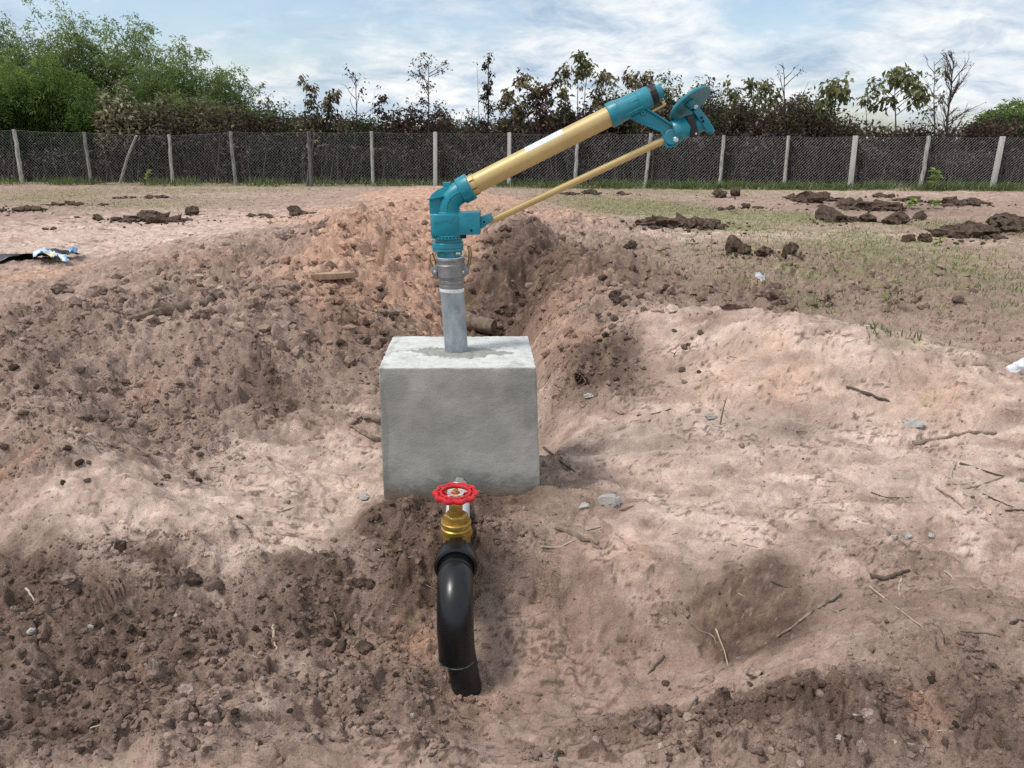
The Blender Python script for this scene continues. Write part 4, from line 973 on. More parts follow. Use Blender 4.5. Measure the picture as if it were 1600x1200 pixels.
LM_BROWN = leaf_material('burnt_leaf', [(0.0, (0.016, 0.012, 0.011)), (0.5, (0.082, 0.048, 0.037)), (1.0, (0.225, 0.138, 0.105))], 0.25)
LM_SAPLING = leaf_material('drooping_leaf', [(0.0, (0.045, 0.050, 0.022)), (0.5, (0.125, 0.140, 0.055)), (1.0, (0.360, 0.350, 0.190))], 0.3)
LM_GREEN = leaf_material('green_shrub_leaf', [(0.0, (0.026, 0.048, 0.016)), (0.5, (0.075, 0.115, 0.036)), (1.0, (0.180, 0.220, 0.085))], 0.35)
LM_GRASS = leaf_material('grass_blade', [(0.0, (0.070, 0.115, 0.034)), (0.5, (0.160, 0.215, 0.075)), (1.0, (0.330, 0.330, 0.170))], 0.4)
LM_CHAR = leaf_material('charred_litter', [(0.0, (0.012, 0.010, 0.010)), (0.6, (0.045, 0.034, 0.031)), (1.0, (0.130, 0.098, 0.082))], 0.0)
M_BARK_D = mat_simple('charred_bark', (0.012, 0.010, 0.009), (0.050, 0.040, 0.035), 12, 0.9, stretch=(1, 1, 0.3))
M_BARK_G = mat_simple('grey_bark', (0.075, 0.062, 0.052), (0.190, 0.165, 0.140), 12, 0.9, stretch=(1, 1, 0.3))
M_BARK_R = mat_simple('reddish_twig_bark', (0.055, 0.034, 0.030), (0.130, 0.085, 0.075), 12, 0.9, stretch=(1, 1, 0.3))
M_CULM = mat_simple('bamboo_culm', (0.060, 0.075, 0.028), (0.135, 0.140, 0.062), 8, 0.6)
def rv(rg, n, s=1.0): return rg.normal(size=(n, 3)) * s
def stems_mesh(lines, org, name, seg=5):
    mb = MB()
    for pts, rad in lines: mb.tube(pts, rad, seg, cap=False)
    V = np.array(mb.V) - np.array(org)
    return mesh_np(name, V, quads=[f for f in mb.F if len(f) == 4])

def bamboo(name, label, px, ptop, Y, wpx, seed, mat=LM_BAMBOO, dens=1.0, group='bamboo clumps behind the fence', leaf=0.20, culms=26, dark=0.0, minf=0.12):
    rg = np.random.default_rng(seed)
    base = at(px, 285, Y); base.z = 0.0; top = at(px, ptop, Y).z; half = wpx * 0.5 / FPX * Y
    root = empty(name, (base.x, Y, 0.0)); lines = []; P = []; D = []; tint = []
    for c in range(culms):
        a = rg.uniform(0, 2 * math.pi); rad0 = rg.uniform(0, 0.35) * half
        b0 = np.array([base.x + math.cos(a) * rad0, Y + math.sin(a) * rad0 * 0.6, -0.1])
        h = top * rg.uniform(0.68, 1.04); lean = rg.uniform(0.15, 1.0) * half * np.array([math.cos(a), math.sin(a) * 0.7, 0])
        dro = rg.uniform(0.0, 0.16) * h
        pts = []
        for k in range(11):
            s = k / 10; pts.append(b0 + np.array([0, 0, h * s]) + lean * s ** 2.2 - np.array([0, 0, dro]) * s ** 5 + np.array([0, 0, dro * 0.35]) * s)
        lines.append(([Vector(p) for p in pts], [0.035 * (1 - 0.85 * k / 10) for k in range(11)]))
        pts = np.array(pts); nb = int(26 * dens)
        for j in range(nb):
            s = rg.uniform(minf, 1.0) ** 0.8; f = s * 10; k = min(int(f), 9); p = pts[k] * (1 - (f - k)) + pts[k + 1] * (f - k)
            out = rv(rg, 1)[0]; out[2] = abs(out[2]) * 0.3 + 0.15; out /= np.linalg.norm(out); bl = rg.uniform(0.3, 1.0) * half * (0.52 if s < 0.9 else 0.28)
            m = int(rg.integers(7, 14)); tt = np.sort(rg.uniform(0.25, 1.0, m))
            q = p + out * bl * tt[:, None] - np.array([0, 0, 1]) * (bl * 0.55 * tt ** 2)[:, None] + rv(rg, m, 0.06)
            dd = out * 0.7 + np.array([0, 0, -0.55]) + rv(rg, m, 0.5)
            P.append(q); D.append(dd)
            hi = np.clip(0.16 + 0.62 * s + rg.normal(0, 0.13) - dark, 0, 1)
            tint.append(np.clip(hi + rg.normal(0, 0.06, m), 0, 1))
    P = np.concatenate(P); D = np.concatenate(D); tint = np.concatenate(tint); n = len(P)
    k = P[:, 2] > 0.15; P, D, tint = P[k], D[k], tint[k]; n = len(P)
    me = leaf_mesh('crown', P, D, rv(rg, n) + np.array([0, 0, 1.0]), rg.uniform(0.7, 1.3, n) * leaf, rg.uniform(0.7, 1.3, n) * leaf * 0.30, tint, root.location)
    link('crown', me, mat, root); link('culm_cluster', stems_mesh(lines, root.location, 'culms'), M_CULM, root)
    return tag(root, label, 'bamboo', group)

def sapling(name, label, px, ptop, Y, seed, crown_px=40, leaf=0.34, nl=120, mat=LM_SAPLING, bark=M_BARK_D, cat='tree', group=None, cf=0.45, sway=0.0, branches=7, droop=0.75, tlo=0.2, thi=0.9, clump=5, rad=0.035, twigs=0, flat=1.0):
    """slender tree: one stem, side branches, leaves hanging in clumps from the branch ends"""
    rg = np.random.default_rng(seed)
    base = at(px, 285, Y); top = at(px + sway, ptop, Y); h = top.z; half = crown_px * 0.5 / FPX * Y
    b0 = np.array([base.x, Y, -0.1]); tp = np.array([top.x, Y + rg.uniform(-.3, .3), h * 0.97])
    root = empty(name, (base.x, Y, 0.0))
    mid = rg.normal(0, 0.05, 3) * h * 0.4; mid[2] = 0
    tr = np.array([b0 + (tp - b0) * s + mid * math.sin(math.pi * s) + rg.normal(0, 0.015, 3) for s in np.linspace(0, 1, 10)])
    lines = [([Vector(p) for p in tr], [rad * (1 - 0.8 * s) for s in np.linspace(0, 1, 10)])]
    ends = []
    for k in range(branches):
        s = 1 - cf * (k + rg.uniform(0.2, 0.8)) / branches; f = s * 9; i = min(int(f), 8); p = tr[i] * (1 - f + i) + tr[i + 1] * (f - i)
        a = rg.uniform(0, 2 * math.pi); ln = half * rg.uniform(0.5, 1.05) * (0.5 + 0.5 * (1 - s) / max(cf, 0.01) if k else 0.35)
        d = np.array([math.cos(a), math.sin(a) * 0.8, rg.uniform(0.3, 0.9) * flat]); ln = min(ln, max((h * 1.01 - p[2]) / d[2], 0.12 * half)); e = p + d * ln
        q = [p, p + d * ln * 0.5 + rg.normal(0, 0.03, 3), e]
        lines.append(([Vector(v) for v in q], [rad * 0.35, rad * 0.25, rad * 0.12])); ends += [e, q[1] * 0.4 + e * 0.6]
        for _ in range(twigs):
            d2 = d + rg.normal(0, 0.5, 3); d2[2] = abs(d2[2]); o = p + d * ln * rg.uniform(0.3, 1)
            l2 = min(ln * rg.uniform(0.3, 0.7), max((h * 1.02 - o[2]) / max(d2[2], .05), 0.1)); e2_ = o + d2 * l2; m_ = (o + e2_) * 0.5 + rg.normal(0, 0.03, 3)
            lines.append(([Vector(o), Vector(m_), Vector(e2_)], [rad * 0.18, rad * 0.12, rad * 0.07])); ends.append(e2_)
    ends.append(tp)
    link('trunk', stems_mesh(lines, root.location, 'trunk'), bark, root)
    if nl:
        leaf *= 0.72; nl = int(nl * 1.7)
        ends = np.array(ends); idx = rg.integers(0, len(ends), max(nl // clump, 1)); 
        cen = ends[idx] + rv(rg, len(idx), half * 0.08); ct = rg.uniform(tlo, thi, len(idx))
        P = np.repeat(cen, clump, 0) + rv(rg, len(idx) * clump, leaf * 0.45); n = len(P)
        a = rg.uniform(0, 2 * math.pi, n); D = np.stack([np.cos(a), np.sin(a), -droop + rg.normal(0, 0.35, n)], 1)
        hz = (P[:, 2] - P[:, 2].min()) / (np.ptp(P[:, 2]) + 1e-6)
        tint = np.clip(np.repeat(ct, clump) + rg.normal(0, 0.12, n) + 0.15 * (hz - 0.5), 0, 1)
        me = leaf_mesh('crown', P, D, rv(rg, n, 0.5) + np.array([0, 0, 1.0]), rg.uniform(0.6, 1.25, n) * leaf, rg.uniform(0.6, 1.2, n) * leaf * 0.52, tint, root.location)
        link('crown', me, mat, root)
    return tag(root, label, cat, group)

def shrub(name, label, px, ptop, Y, wpx, seed, mat=LM_BROWN, bark=M_BARK_D, nst=40, leaf=0.16, per=26, cat='shrub', group=None, tlo=0.1, thi=0.8, pbase=288, ratio=0.45, updown=-0.3, bottom=0.0):
    """many-stemmed bush: stems fan out of one stool, leaves along their upper length"""
    rg = np.random.default_rng(seed)
    base = at(px, 285, Y); h = at(px, ptop, Y).z; half = wpx * 0.5 / FPX * Y
    root = empty(name, (base.x, Y, 0.0)); lines = []; P = []; tint = []; D = []
    for c in range(nst):
        a = rg.uniform(0, 2 * math.pi); r = half * math.sqrt(rg.uniform(0, 1)); hh = h * rg.uniform(0.6, 1.05) * (1 - 0.25 * (r / half) ** 2)
        b0 = np.array([base.x + math.cos(a) * r * 0.55, Y + math.sin(a) * r * 0.5, -0.08]); e = np.array([base.x + math.cos(a) * r, Y + math.sin(a) * r * 0.8, hh])
        mdl = (b0 + e) / 2 + rg.normal(0, 0.07, 3) * hh
        lines.append(([Vector(b0), Vector(mdl), Vector(e)], [0.022, 0.014, 0.005]))
        s = rg.uniform(bottom, 1, per) ** 0.75
        pp = b0 * ((1 - s) ** 2)[:, None] + mdl * (2 * s * (1 - s))[:, None] + e * (s ** 2)[:, None] + rv(rg, per, 0.10 + 0.05 * half)
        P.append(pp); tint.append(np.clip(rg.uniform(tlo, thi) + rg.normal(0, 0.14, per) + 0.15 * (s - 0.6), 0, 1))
        D.append(np.stack([rg.normal(0, 1, per), rg.normal(0, 1, per), rg.normal(updown, 0.6, per)], 1))
    P = np.concatenate(P); tint = np.concatenate(tint); D = np.concatenate(D); n = len(P); k = P[:, 2] > 0.05
    P, tint, D = P[k], tint[k], D[k]; n = len(P)
    me = leaf_mesh('foliage', P, D, rv(rg, n, 0.6) + np.array([0, 0, 1.0]), rg.uniform(0.6, 1.35, n) * leaf, rg.uniform(0.6, 1.3, n) * leaf * ratio, tint, root.location)
    link('foliage', me, mat, root); link('stem_cluster', stems_mesh(lines, root.location, 'stems', 4), bark, root)
    return tag(root, label, cat, group)

# ---- left: bamboo and feathery green trees
BG = 'bamboo clumps beyond the left end of the fence'
BAM = [(-95, 35, 36.5, 170, 'tall bamboo clump just outside the left edge, behind the fence', .0), (5, 42, 37, 150, 'bamboo clump at the far left with a pale feathery top', .0),
       (95, 12, 39, 150, 'tall thin-topped bamboo left of the highest one', .0), (165, 6, 39.5, 170, 'highest bamboo clump with see-through arching top', .0), (238, 30, 39, 170, 'airy bamboo clump right of the highest one', .0),
       (300, 62, 38, 160, 'bamboo clump sloping down towards the open sky', .0), (362, 105, 37, 120, 'lowest bamboo clump at the right end of the grove', .05)]
for i, (px, pt, Y, wp_, lab, dk) in enumerate(BAM):
    bamboo('bamboo_clump', lab, px, pt, Y, wp_, 900 + i, LM_BAMBOO, 1.9, BG, 0.17, 32, dk, 0.12)
FE = [(92, 78, 33.2, 130, 'rounded yellow-green feathery tree in front of the bamboo', 0.0, LM_FEATHER), (15, 118, 32.6, 150, 'dark green feathery tree at the left edge above the fence', 0.22, LM_FEATHER), (170, 128, 33.0, 150, 'dark green feathery tree right of the rounded one', 0.18, LM_FEATHER),
      (-90, 110, 33, 160, 'dark feathery tree outside the left edge', 0.2, LM_FEATHER), (268, 140, 34.2, 150, 'dull green feathery tree behind the scorched shrubs', 0.12, LM_BAMBOO), (345, 150, 34.4, 110, 'small olive feathery tree at the end of the grove', 0.1, LM_BAMBOO)]
for i, (px, pt, Y, wp_, lab, dk, mt) in enumerate(FE):
    o = bamboo('feathery_tree', lab, px, pt, Y, wp_, 950 + i, mt, 2.1, 'feathery trees beyond the fence', 0.17, 34, dk, 0.05); o['category'] = 'tree'
# ---- scorched undergrowth that reads as one mass
def thicket(name, label, x0, x1, Y0, Y1, top_f, nst, nlf, seed, mat, bark, leaf=0.17):
    rg = np.random.default_rng(seed)
    root = empty(name, ((x0 + x1) / 2, Y0, 0.0))
    bx = rg.uniform(x0, x1, nst); by = rg.uniform(Y0, Y1, nst); hh = top_f(bx) * rg.uniform(0.4, 1.1, nst)
    V = []; Q = []
    for i in range(nst):
        l1, l2 = rg.normal(0, 0.16, 2) * hh[i]; r = rg.uniform(0.006, 0.022); o = len(V); m1, m2 = rg.normal(0, 0.05, 2)
        for f, rr in ((0, 1.0), (0.5, 0.75), (1, 0.35)):
            cx = bx[i] + l1 * f + m1 * 4 * f * (1 - f); cy = by[i] + l2 * f; z = -0.05 + hh[i] * f
            for k in range(3): V.append((cx + r * rr * math.cos(2.1 * k), cy + r * rr * math.sin(2.1 * k), z))
        for a in (0, 3):
            for k in range(3): Q.append((o + a + k, o + a + (k + 1) % 3, o + a + 3 + (k + 1) % 3, o + a + 3 + k))
    me = mesh_np('stems', np.array(V) - np.array(root.location), quads=Q); o = link('stems', me, bark, root, kind='stuff')
    px = rg.uniform(x0, x1, nlf); py = rg.uniform(Y0, Y1, nlf); tf = top_f(px); z = 0.05 + tf * rg.uniform(0, 1, nlf) ** 0.9
    gap = fbm(px * 0.9, z * 1.3 + py * 0.3, 3, seed); k = gap > -0.38; px, py, z, tf = px[k], py[k], z[k], tf[k]; n = len(px)
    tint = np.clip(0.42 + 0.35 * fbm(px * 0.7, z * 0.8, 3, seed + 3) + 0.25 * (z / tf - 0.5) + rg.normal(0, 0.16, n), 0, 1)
    D = np.stack([rg.normal(0, 1, n), rg.normal(0, 1, n), rg.normal(-0.2, 0.9, n)], 1)
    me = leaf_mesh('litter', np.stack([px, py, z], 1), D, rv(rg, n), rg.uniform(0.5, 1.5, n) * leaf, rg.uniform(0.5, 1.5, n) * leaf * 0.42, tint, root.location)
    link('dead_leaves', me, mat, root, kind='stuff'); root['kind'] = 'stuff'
    return tag(root, label, 'undergrowth')
def ptop_h(px, Y, y): return at(px, y, Y).z
PROF = [(-300, 225), (0, 215), (180, 180), (250, 150), (330, 148), (400, 160), (440, 175), (540, 180), (620, 182), (680, 178), (740, 192), (800, 180), (880, 172), (960, 158), (1050, 150), (1120, 142), (1200, 142), (1260, 150), (1310, 165), (1345, 182), (1420, 190), (1470, 205), (1500, 212), (1530, 190), (1580, 182), (1900, 180)]
def thick_top(Y):
    xs = np.array([at(p, q, Y).x for p, q in PROF]); hs = np.array([at(p, q, Y).z for p, q in PROF])
    return lambda x: np.interp(x, xs, hs) * (0.88 + 0.24 * fbm(np.asarray(x) * 0.8, np.asarray(x) * 0 + Y, 3, 77))
xl, xr = at(-300, 285, 33).x, at(1900, 285, 33).x
thicket('burnt_thicket', 'fire-blackened undergrowth close behind the whole fence', xl, xr, 30.3, 33.0, lambda x: 0.62 * thick_top(32)(x), 2600, 44000, 41, LM_CHAR, M_BARK_R, 0.20)
thicket('scorched_thicket', 'brown scorched scrub rising above the fence line', xl, xr, 32.6, 37.0, thick_top(34), 3800, 80000, 43, LM_BROWN, M_BARK_R, 0.18)
thicket('pale_stems', 'bare grey stems standing in the burnt undergrowth', xl, xr, 29.9, 31.2, lambda x: 1.9 + 0 * x, 420, 1200, 51, LM_BROWN, M_BARK_G, 0.12)
thicket('distant_thicket', 'dark continuous scrub far behind the fence', at(-500, 285, 42).x, at(2100, 285, 42).x, 40, 46, lambda x: 0.9 * thick_top(42)(x), 800, 26000, 47, LM_GREEN, M_BARK_D, 0.34)
# ---- shrubs and saplings that can be told apart, left to right
SH = [ # px, top, Y, width, mat, label, leaf, stems, tlo, thi
    (205, 128, 31.6, 70, LM_OLIVE, 'pale-leaved scorched shrub in front of the bamboo', 0.30, 34, .45, 1.0), (268, 150, 32, 80, LM_OLIVE, 'brown scorched shrub right of the pale-leaved one', 0.22, 40, .2, .7),
    (330, 148, 32.6, 100, LM_OLIVE, 'olive brown scorched shrub below the lowest bamboo', 0.20, 46, .25, .7), (390, 165, 33, 70, LM_BROWN, 'dark brown shrub at the gap beside the bamboo grove', 0.2, 36, .1, .7),
    (440, 148, 34, 80, LM_GREEN, 'green bush left of the leafy scorched sapling', 0.18, 40, .4, 1.0), (500, 168, 33, 60, LM_OLIVE, 'bronze-leaved bush between the post and the thin leafless tree', 0.26, 32, .2, .75),
    (560, 170, 33.5, 60, LM_GREEN, 'dim green bush left of the sparse tall tree', 0.2, 30, .2, .7), (640, 165, 33, 90, LM_BROWN, 'dark burnt bush round the foot of the sparse tall tree', 0.24, 40, .1, .6),
    (720, 188, 34, 60, LM_GREEN, 'low green bush between sparse tree and vine-wrapped pole', 0.18, 30, .2, .8), (745, 170, 34.5, 60, LM_GREEN, 'green bush behind the vine-wrapped pole', 0.18, 34, .2, .8),
    (905, 150, 33.6, 70, LM_BROWN, 'brown withered bush behind the gold barrel', 0.26, 40, .1, .8), (960, 140, 33, 70, LM_OLIVE, 'bronze bush behind the teal nozzle sleeve', 0.26, 44, .2, .8),
    (1035, 112, 35, 60, LM_GREEN, 'tall green bush just above the teal nozzle tip', 0.24, 46, .45, 1.0), (1070, 140, 34.5, 60, LM_GREEN, 'green bush behind the drive plate', 0.2, 40, .3, .9),
    (1120, 150, 33.4, 60, LM_GREEN, 'half-green bush right of the drive plate', 0.2, 40, .2, .8), (1165, 168, 32.4, 80, LM_BROWN, 'reddish brown burnt bush right of the sprinkler head', 0.18, 56, .3, .9),
    (1215, 150, 33.2, 80, LM_OLIVE, 'olive brown dense bush under the forked bare tree', 0.19, 54, .15, .6), (1262, 152, 33.4, 60, LM_OLIVE, 'dark olive bush left of the drooping-leaved sapling', 0.2, 46, .1, .6),
    (1300, 178, 33.8, 70, LM_GREEN, 'dark green low bush under the drooping-leaved sapling', 0.18, 44, .1, .7), (1420, 186, 33, 110, LM_BROWN, 'low charred bush under the big-leaved sapling', 0.18, 56, .1, .6),
    (1520, 182, 33.4, 50, LM_BROWN, 'charred bush left of the green tree at the right edge', 0.2, 36, .1, .7), (1560, 168, 35, 90, LM_GREEN, 'dark green bush in front of the tree at the right edge', 0.22, 60, .1, .75), (1640, 160, 35.5, 120, LM_GREEN, 'dark bush just outside the right edge', 0.22, 60, .1, .8)]
SH += [(420, 158, 35.5, 70, LM_GREEN, 'green bush in the notch right of the bamboo grove', 0.2, 44, .3, .9), (590, 175, 35.2, 90, LM_GREEN, 'dull green bush behind the dark drooping sapling', 0.2, 44, .2, .7), (690, 168, 34.6, 70, LM_OLIVE, 'olive bush right behind the sparse tall tree', 0.2, 44, .1, .7),
       (790, 168, 34.2, 70, LM_OLIVE, 'dark bush under the drooping bronze sapling', 0.2, 44, .1, .6), (845, 160, 34.8, 90, LM_BROWN, 'brown bush under the wide-crowned bronze sapling', 0.2, 50, .2, .8), (1000, 135, 34.2, 80, LM_OLIVE, 'olive bush behind the black clamp ring and sleeve end', 0.2, 50, .2, .8),
       (1090, 130, 35.6, 80, LM_GREEN, 'leafy green bush behind the teal drive unit', 0.2, 56, .3, .9), (1140, 158, 32.6, 60, LM_OLIVE, 'olive bush below the long-leaved sapling', 0.18, 46, .1, .7), (1240, 140, 34.4, 70, LM_GREEN, 'green-brown bush directly right of the forked bare tree', 0.2, 46, .1, .7)]
for i, (px, pt, Y, wp_, mt, lab, lf, ns, a, b2) in enumerate(SH):
    shrub('scorched_shrub' if mt is not LM_GREEN else 'green_shrub', lab, px, pt, Y, wp_, 1200 + i, mt, M_BARK_D, int(ns * 1.6), lf * 0.85, 52, tlo=a, thi=b2, ratio=0.5)
bamboo('feathery_tree', 'pale green feathery tree at the right edge behind the fence', 1600, 148, 40, 150, 990, LM_FEATHER, 1.8, 'feathery trees beyond the fence', 0.24, 34, 0.0, 0.2)['category'] = 'tree'
sapling('sparse_tree', 'tall sparse dark tree with shrivelled leaves, highest left of the gun', 668, 86, 32, 31, 70, 0.17, 330, LM_BROWN, cf=0.62, branches=16, droop=0.6, tlo=.1, thi=.7, clump=4, rad=0.05, twigs=3)
sapling('bare_tree', 'thin leafless tree with forked branches above the green bushes', 556, 112, 32.4, 32, 80, 0.22, 26, LM_BROWN, cf=0.5, branches=8, tlo=.1, thi=.5, clump=2, rad=0.045, twigs=1, flat=1.6)
sapling('leafy_sapling', 'bronze sapling with leaf whorls left of the thin leafless tree', 478, 122, 32.3, 33, 46, 0.30, 170, LM_OLIVE, cf=0.55, branches=8, tlo=.15, thi=.8)
sapling('leafy_sapling', 'broad bronze sapling between two posts left of the sparse tall tree', 520, 146, 32.2, 34, 64, 0.30, 240, LM_OLIVE, cf=0.6, branches=10, tlo=.1, thi=.85)
sapling('leafy_sapling', 'dark drooping sapling just right of the thin leafless tree', 596, 148, 32.6, 35, 44, 0.24, 120, LM_BROWN, cf=0.6, branches=8, tlo=.1, thi=.6)
sapling('vine_pole_tree', 'charred bare trunk wrapped in black vine with a tuft on top', 764, 80, 32, 36, 26, 0.20, 420, LM_BROWN, cf=0.97, branches=22, tlo=.0, thi=.35, rad=0.06, droop=1.0)
sapling('bare_tree', 'thin bare twig curving left beside the vine-wrapped trunk', 757, 84, 32.2, 37, 40, 0.18, 10, LM_BROWN, cf=0.3, branches=4, sway=-12, rad=0.02, clump=2)
for i, (px, pt, cw, nl, lab, mt) in enumerate(((795, 140, 50, 170, 'drooping bronze sapling nearest the vine-wrapped trunk', LM_OLIVE), (823, 118, 70, 260, 'wide-crowned bronze sapling second from the vine-wrapped trunk', LM_OLIVE), (850, 128, 40, 150, 'narrow brown sapling above the barrel sticker', LM_BROWN),
        (876, 106, 50, 220, 'dense olive sapling third along from the vine-wrapped trunk', LM_OLIVE), (903, 82, 36, 90, 'tallest tufted sapling above the gold barrel', LM_SAPLING), (917, 92, 26, 60, 'thin tufted sapling beside the tallest tufted one', LM_SAPLING), (945, 112, 56, 230, 'dark bronze round-crowned sapling left of the nozzle', LM_OLIVE),
        (985, 112, 46, 130, 'sapling with broad grey-brown leaves above the nozzle sleeve', LM_OLIVE), (1010, 108, 50, 150, 'bronze sapling behind the black clamp ring', LM_OLIVE), (1108, 118, 20, 12, 'thin bare sapling stem right of the drive plate', LM_OLIVE), (1135, 126, 40, 70, 'sapling with long drooping leaves right of the drive plate', LM_SAPLING),
        (1180, 122, 50, 130, 'sapling with pale drooping leaves left of the forked bare tree', LM_SAPLING), (1195, 126, 40, 90, 'green sapling close left of the forked bare tree', LM_SAPLING))):
    sapling('leafy_sapling', lab, px, pt, 31.6 + 0.25 * (i % 4), 1400 + i, cw, 0.34, nl, mt, cf=0.5 if nl > 100 else 0.22, branches=9 if nl > 100 else 4, tlo=.15, thi=.95, rad=0.035)
sapling('forked_bare_tree', 'leafless forked tree with curled tips above the brown bush', 1224, 94, 32.3, 61, 70, 0.16, 18, LM_SAPLING, M_BARK_D, cf=0.45, branches=6, rad=0.06, clump=2, flat=1.8, twigs=1)
sapling('drooping_sapling', 'sapling with one dense crown of large drooping leaves', 1308, 124, 31.8, 62, 62, 0.42, 190, LM_SAPLING, cf=0.26, branches=8, droop=0.95, tlo=.35, thi=.95, rad=0.045)
sapling('drooping_sapling', 'small leaning sapling with two leaf tufts before the open sky', 1340, 150, 32.4, 63, 36, 0.36, 40, LM_SAPLING, cf=0.2, branches=3, sway=12, droop=0.95, tlo=.3, thi=.8)
sapling('drooping_sapling', 'large-leaved sapling standing clear against the sky at right', 1402, 114, 31.6, 64, 92, 0.40, 260, LM_SAPLING, cf=0.36, branches=11, droop=0.85, tlo=.25, thi=.95, rad=0.05)
sapling('twiggy_tree', 'tall reddish twiggy tree almost bare at the right', 1474, 88, 33, 65, 58, 0.09, 420, LM_BROWN, M_BARK_R, cf=0.72, branches=26, droop=0.4, tlo=.3, thi=.9, clump=3, rad=0.075, twigs=6, sway=12, flat=1.9)
sapling('twiggy_tree', 'thin twiggy tree with a green leaf tuft beside the reddish one', 1462, 90, 33.4, 66, 60, 0.30, 40, LM_SAPLING, M_BARK_R, cf=0.6, branches=12, tlo=.4, thi=.9, rad=0.045, twigs=3, sway=4, flat=1.7)
# ---- grass along the fence
def grass(name, label, n, seed, sampler, hmin, hmax, wd=0.012, tl=0.0, th=1.0):
    rg = np.random.default_rng(seed); P = sampler(rg, n); n = len(P)
    P[:, 2] = H_grid(P[:, 0], P[:, 1]) - 0.01
    D = np.stack([rg.normal(0, 0.35, n), rg.normal(0, 0.35, n), np.ones(n)], 1)
    me = leaf_mesh(name, P, D, rv(rg, n), rg.uniform(hmin, hmax, n), np.full(n, wd) * rg.uniform(0.7, 1.5, n), np.clip(rg.normal((tl + th) / 2, 0.22, n), 0, 1), (0, 0, 0))
    return tag(link(name, me, LM_GRASS, kind='stuff'), label, 'grass')
def band(rg, n):
    x = rg.uniform(xl, xr, n); y = 28.1 + np.abs(rg.normal(0, 1.3, n)); right = sstep(-4, 8, x)
    keep = rg.uniform(0, 1, n) < (0.4 + 0.6 * right) * sstep(-0.25, 0.35, fbm(x * 0.6, y * 0.8, 3, 5) + 0.20 * right)
    return np.stack([x, y, x * 0], 1)[keep]
grass('fence_grass', 'green grass strip growing along the foot of the fence', 26000, 5, band, 0.10, 0.40, 0.028)
# ------------------------------------------------------------------ loose crumbs of earth (far too many to count)
ICO = None
def ico(sub):
    bm = bmesh.new(); bmesh.ops.create_icosphere(bm, subdivisions=sub, radius=1.0)
    V = np.array([v.co[:] for v in bm.verts]); F = np.array([[v.index for v in f.verts] for f in bm.faces]); bm.free(); return V, F
def crumbs(name, label, n, seed, rmin, rmax, umax, ymin, ymax, power=2.4, sub=1, floor=0.006):
    rg = np.random.default_rng(seed); V0, F0 = ico(sub)
    y = np.exp(rg.uniform(math.log(ymin), math.log(ymax), n)); x = rg.uniform(-umax, umax, n) * (1 + y)
    rm = rough_mask(x, y); cl = sstep(-0.25, 0.5, fbm(x / 0.22, y / 0.22, 3, seed + 9))
    keep = rg.uniform(0, 1, n) < np.clip(rm, 0, 1) ** 1.6 * (0.12 + 0.88 * cl) + floor * (0.1 + 1.4 * cl)
    x, y, rm = x[keep], y[keep], rm[keep]; n = len(x)
    r = rmin + (rmax - rmin) * rg.uniform(0, 1, n) ** power
    r *= (0.75 + 0.12 * np.minimum(y, 8))
    z = H_grid(x, y) + r * 0.15
    A = rg.normal(size=(n, 3, 3)); 
    Q, _ = np.linalg.qr(A); sc3 = rg.uniform(0.6, 1.25, (n, 1, 3)) * np.array([1, 1, 0.85])
    jit = 1 + rg.normal(0, 0.16, (n, len(V0), 1))
    P = np.einsum('nij,vj->nvi', Q, V0) * jit * sc3 * r[:, None, None] + np.stack([x, y, z], 1)[:, None, :]
    F = (F0[None] + (np.arange(n) * len(V0))[:, None, None]).reshape(-1, 3)
    me = mesh_np(name, P.reshape(-1, 3), tris=F, smooth=False)
    c = soil_colour(x, y, *zone_masks(x, y)) * rg.uniform(0.72, 1.25, (n, 1))
    c = np.repeat(c, len(V0), 0); add_attr(me, 'soil', np.concatenate([c, np.ones((len(c), 1))], 1), 'FLOAT_COLOR')
    return tag(link(name, me, M_SOIL, kind='stuff'), label, 'soil')
V0_, F0_ = None, None
crumbs('soil_crumbs', 'loose crumbs of earth scattered over the dug soil', 90000, 71, 0.0028, 0.017, 0.72, 1.6, 6.5, 3.2, 1)
crumbs('fine_soil_crumbs', 'scatter of fine grit and crumbs on the smooth sand', 42000, 73, 0.0016, 0.0065, 0.72, 1.7, 5.0, 2.0, 1, 0.16)
crumbs('far_soil_crumbs', 'small lumps of earth on the spoil banks behind the block', 30000, 72, 0.005, 0.040, 0.55, 5.0, 20, 3.6, 1)

# ------------------------------------------------------------------ clods, stones
M_CLOD_D = soil_material('dark_turned_earth', False, (0.055, 0.038, 0.028), (0.135, 0.096, 0.072))
M_CLOD_M = soil_material('brown_clod_earth', False, (0.120, 0.082, 0.064), (0.270, 0.195, 0.160))
M_CLOD_P = soil_material('dry_clod_earth', False, (0.26, 0.19, 0.155), (0.42, 0.32, 0.27))
M_STONE = mat_simple('pale_stone', (0.31, 0.29, 0.265), (0.47, 0.445, 0.41), 30, 0.85, bmp=0.5, bscale=60, bdist=0.004)
cvar = 0
def clod(px, pbase, wpx, hpx, label, mat=None, group='dark clods thrown up on the field', name='earth_clod', seed=None, rough=0.42, sub=3, sharp=4):
    global cvar; cvar += 1
    mat = mat or M_CLOD_D; p = gp(px, pbase - 1); w_ = px2m(wpx, p) * 0.5; h_ = px2m(hpx, p) * 0.56
    o = lump(name, (p.x, p.y + w_ * 0.5, p.z + h_ * 0.55), w_, w_ * 0.8, h_, mat, (seed or 0) + cvar * 13 + 5, sub, rough, 0.0, sharp)
    return tag(o, label, 'clod' if name == 'earth_clod' else 'stone', group)
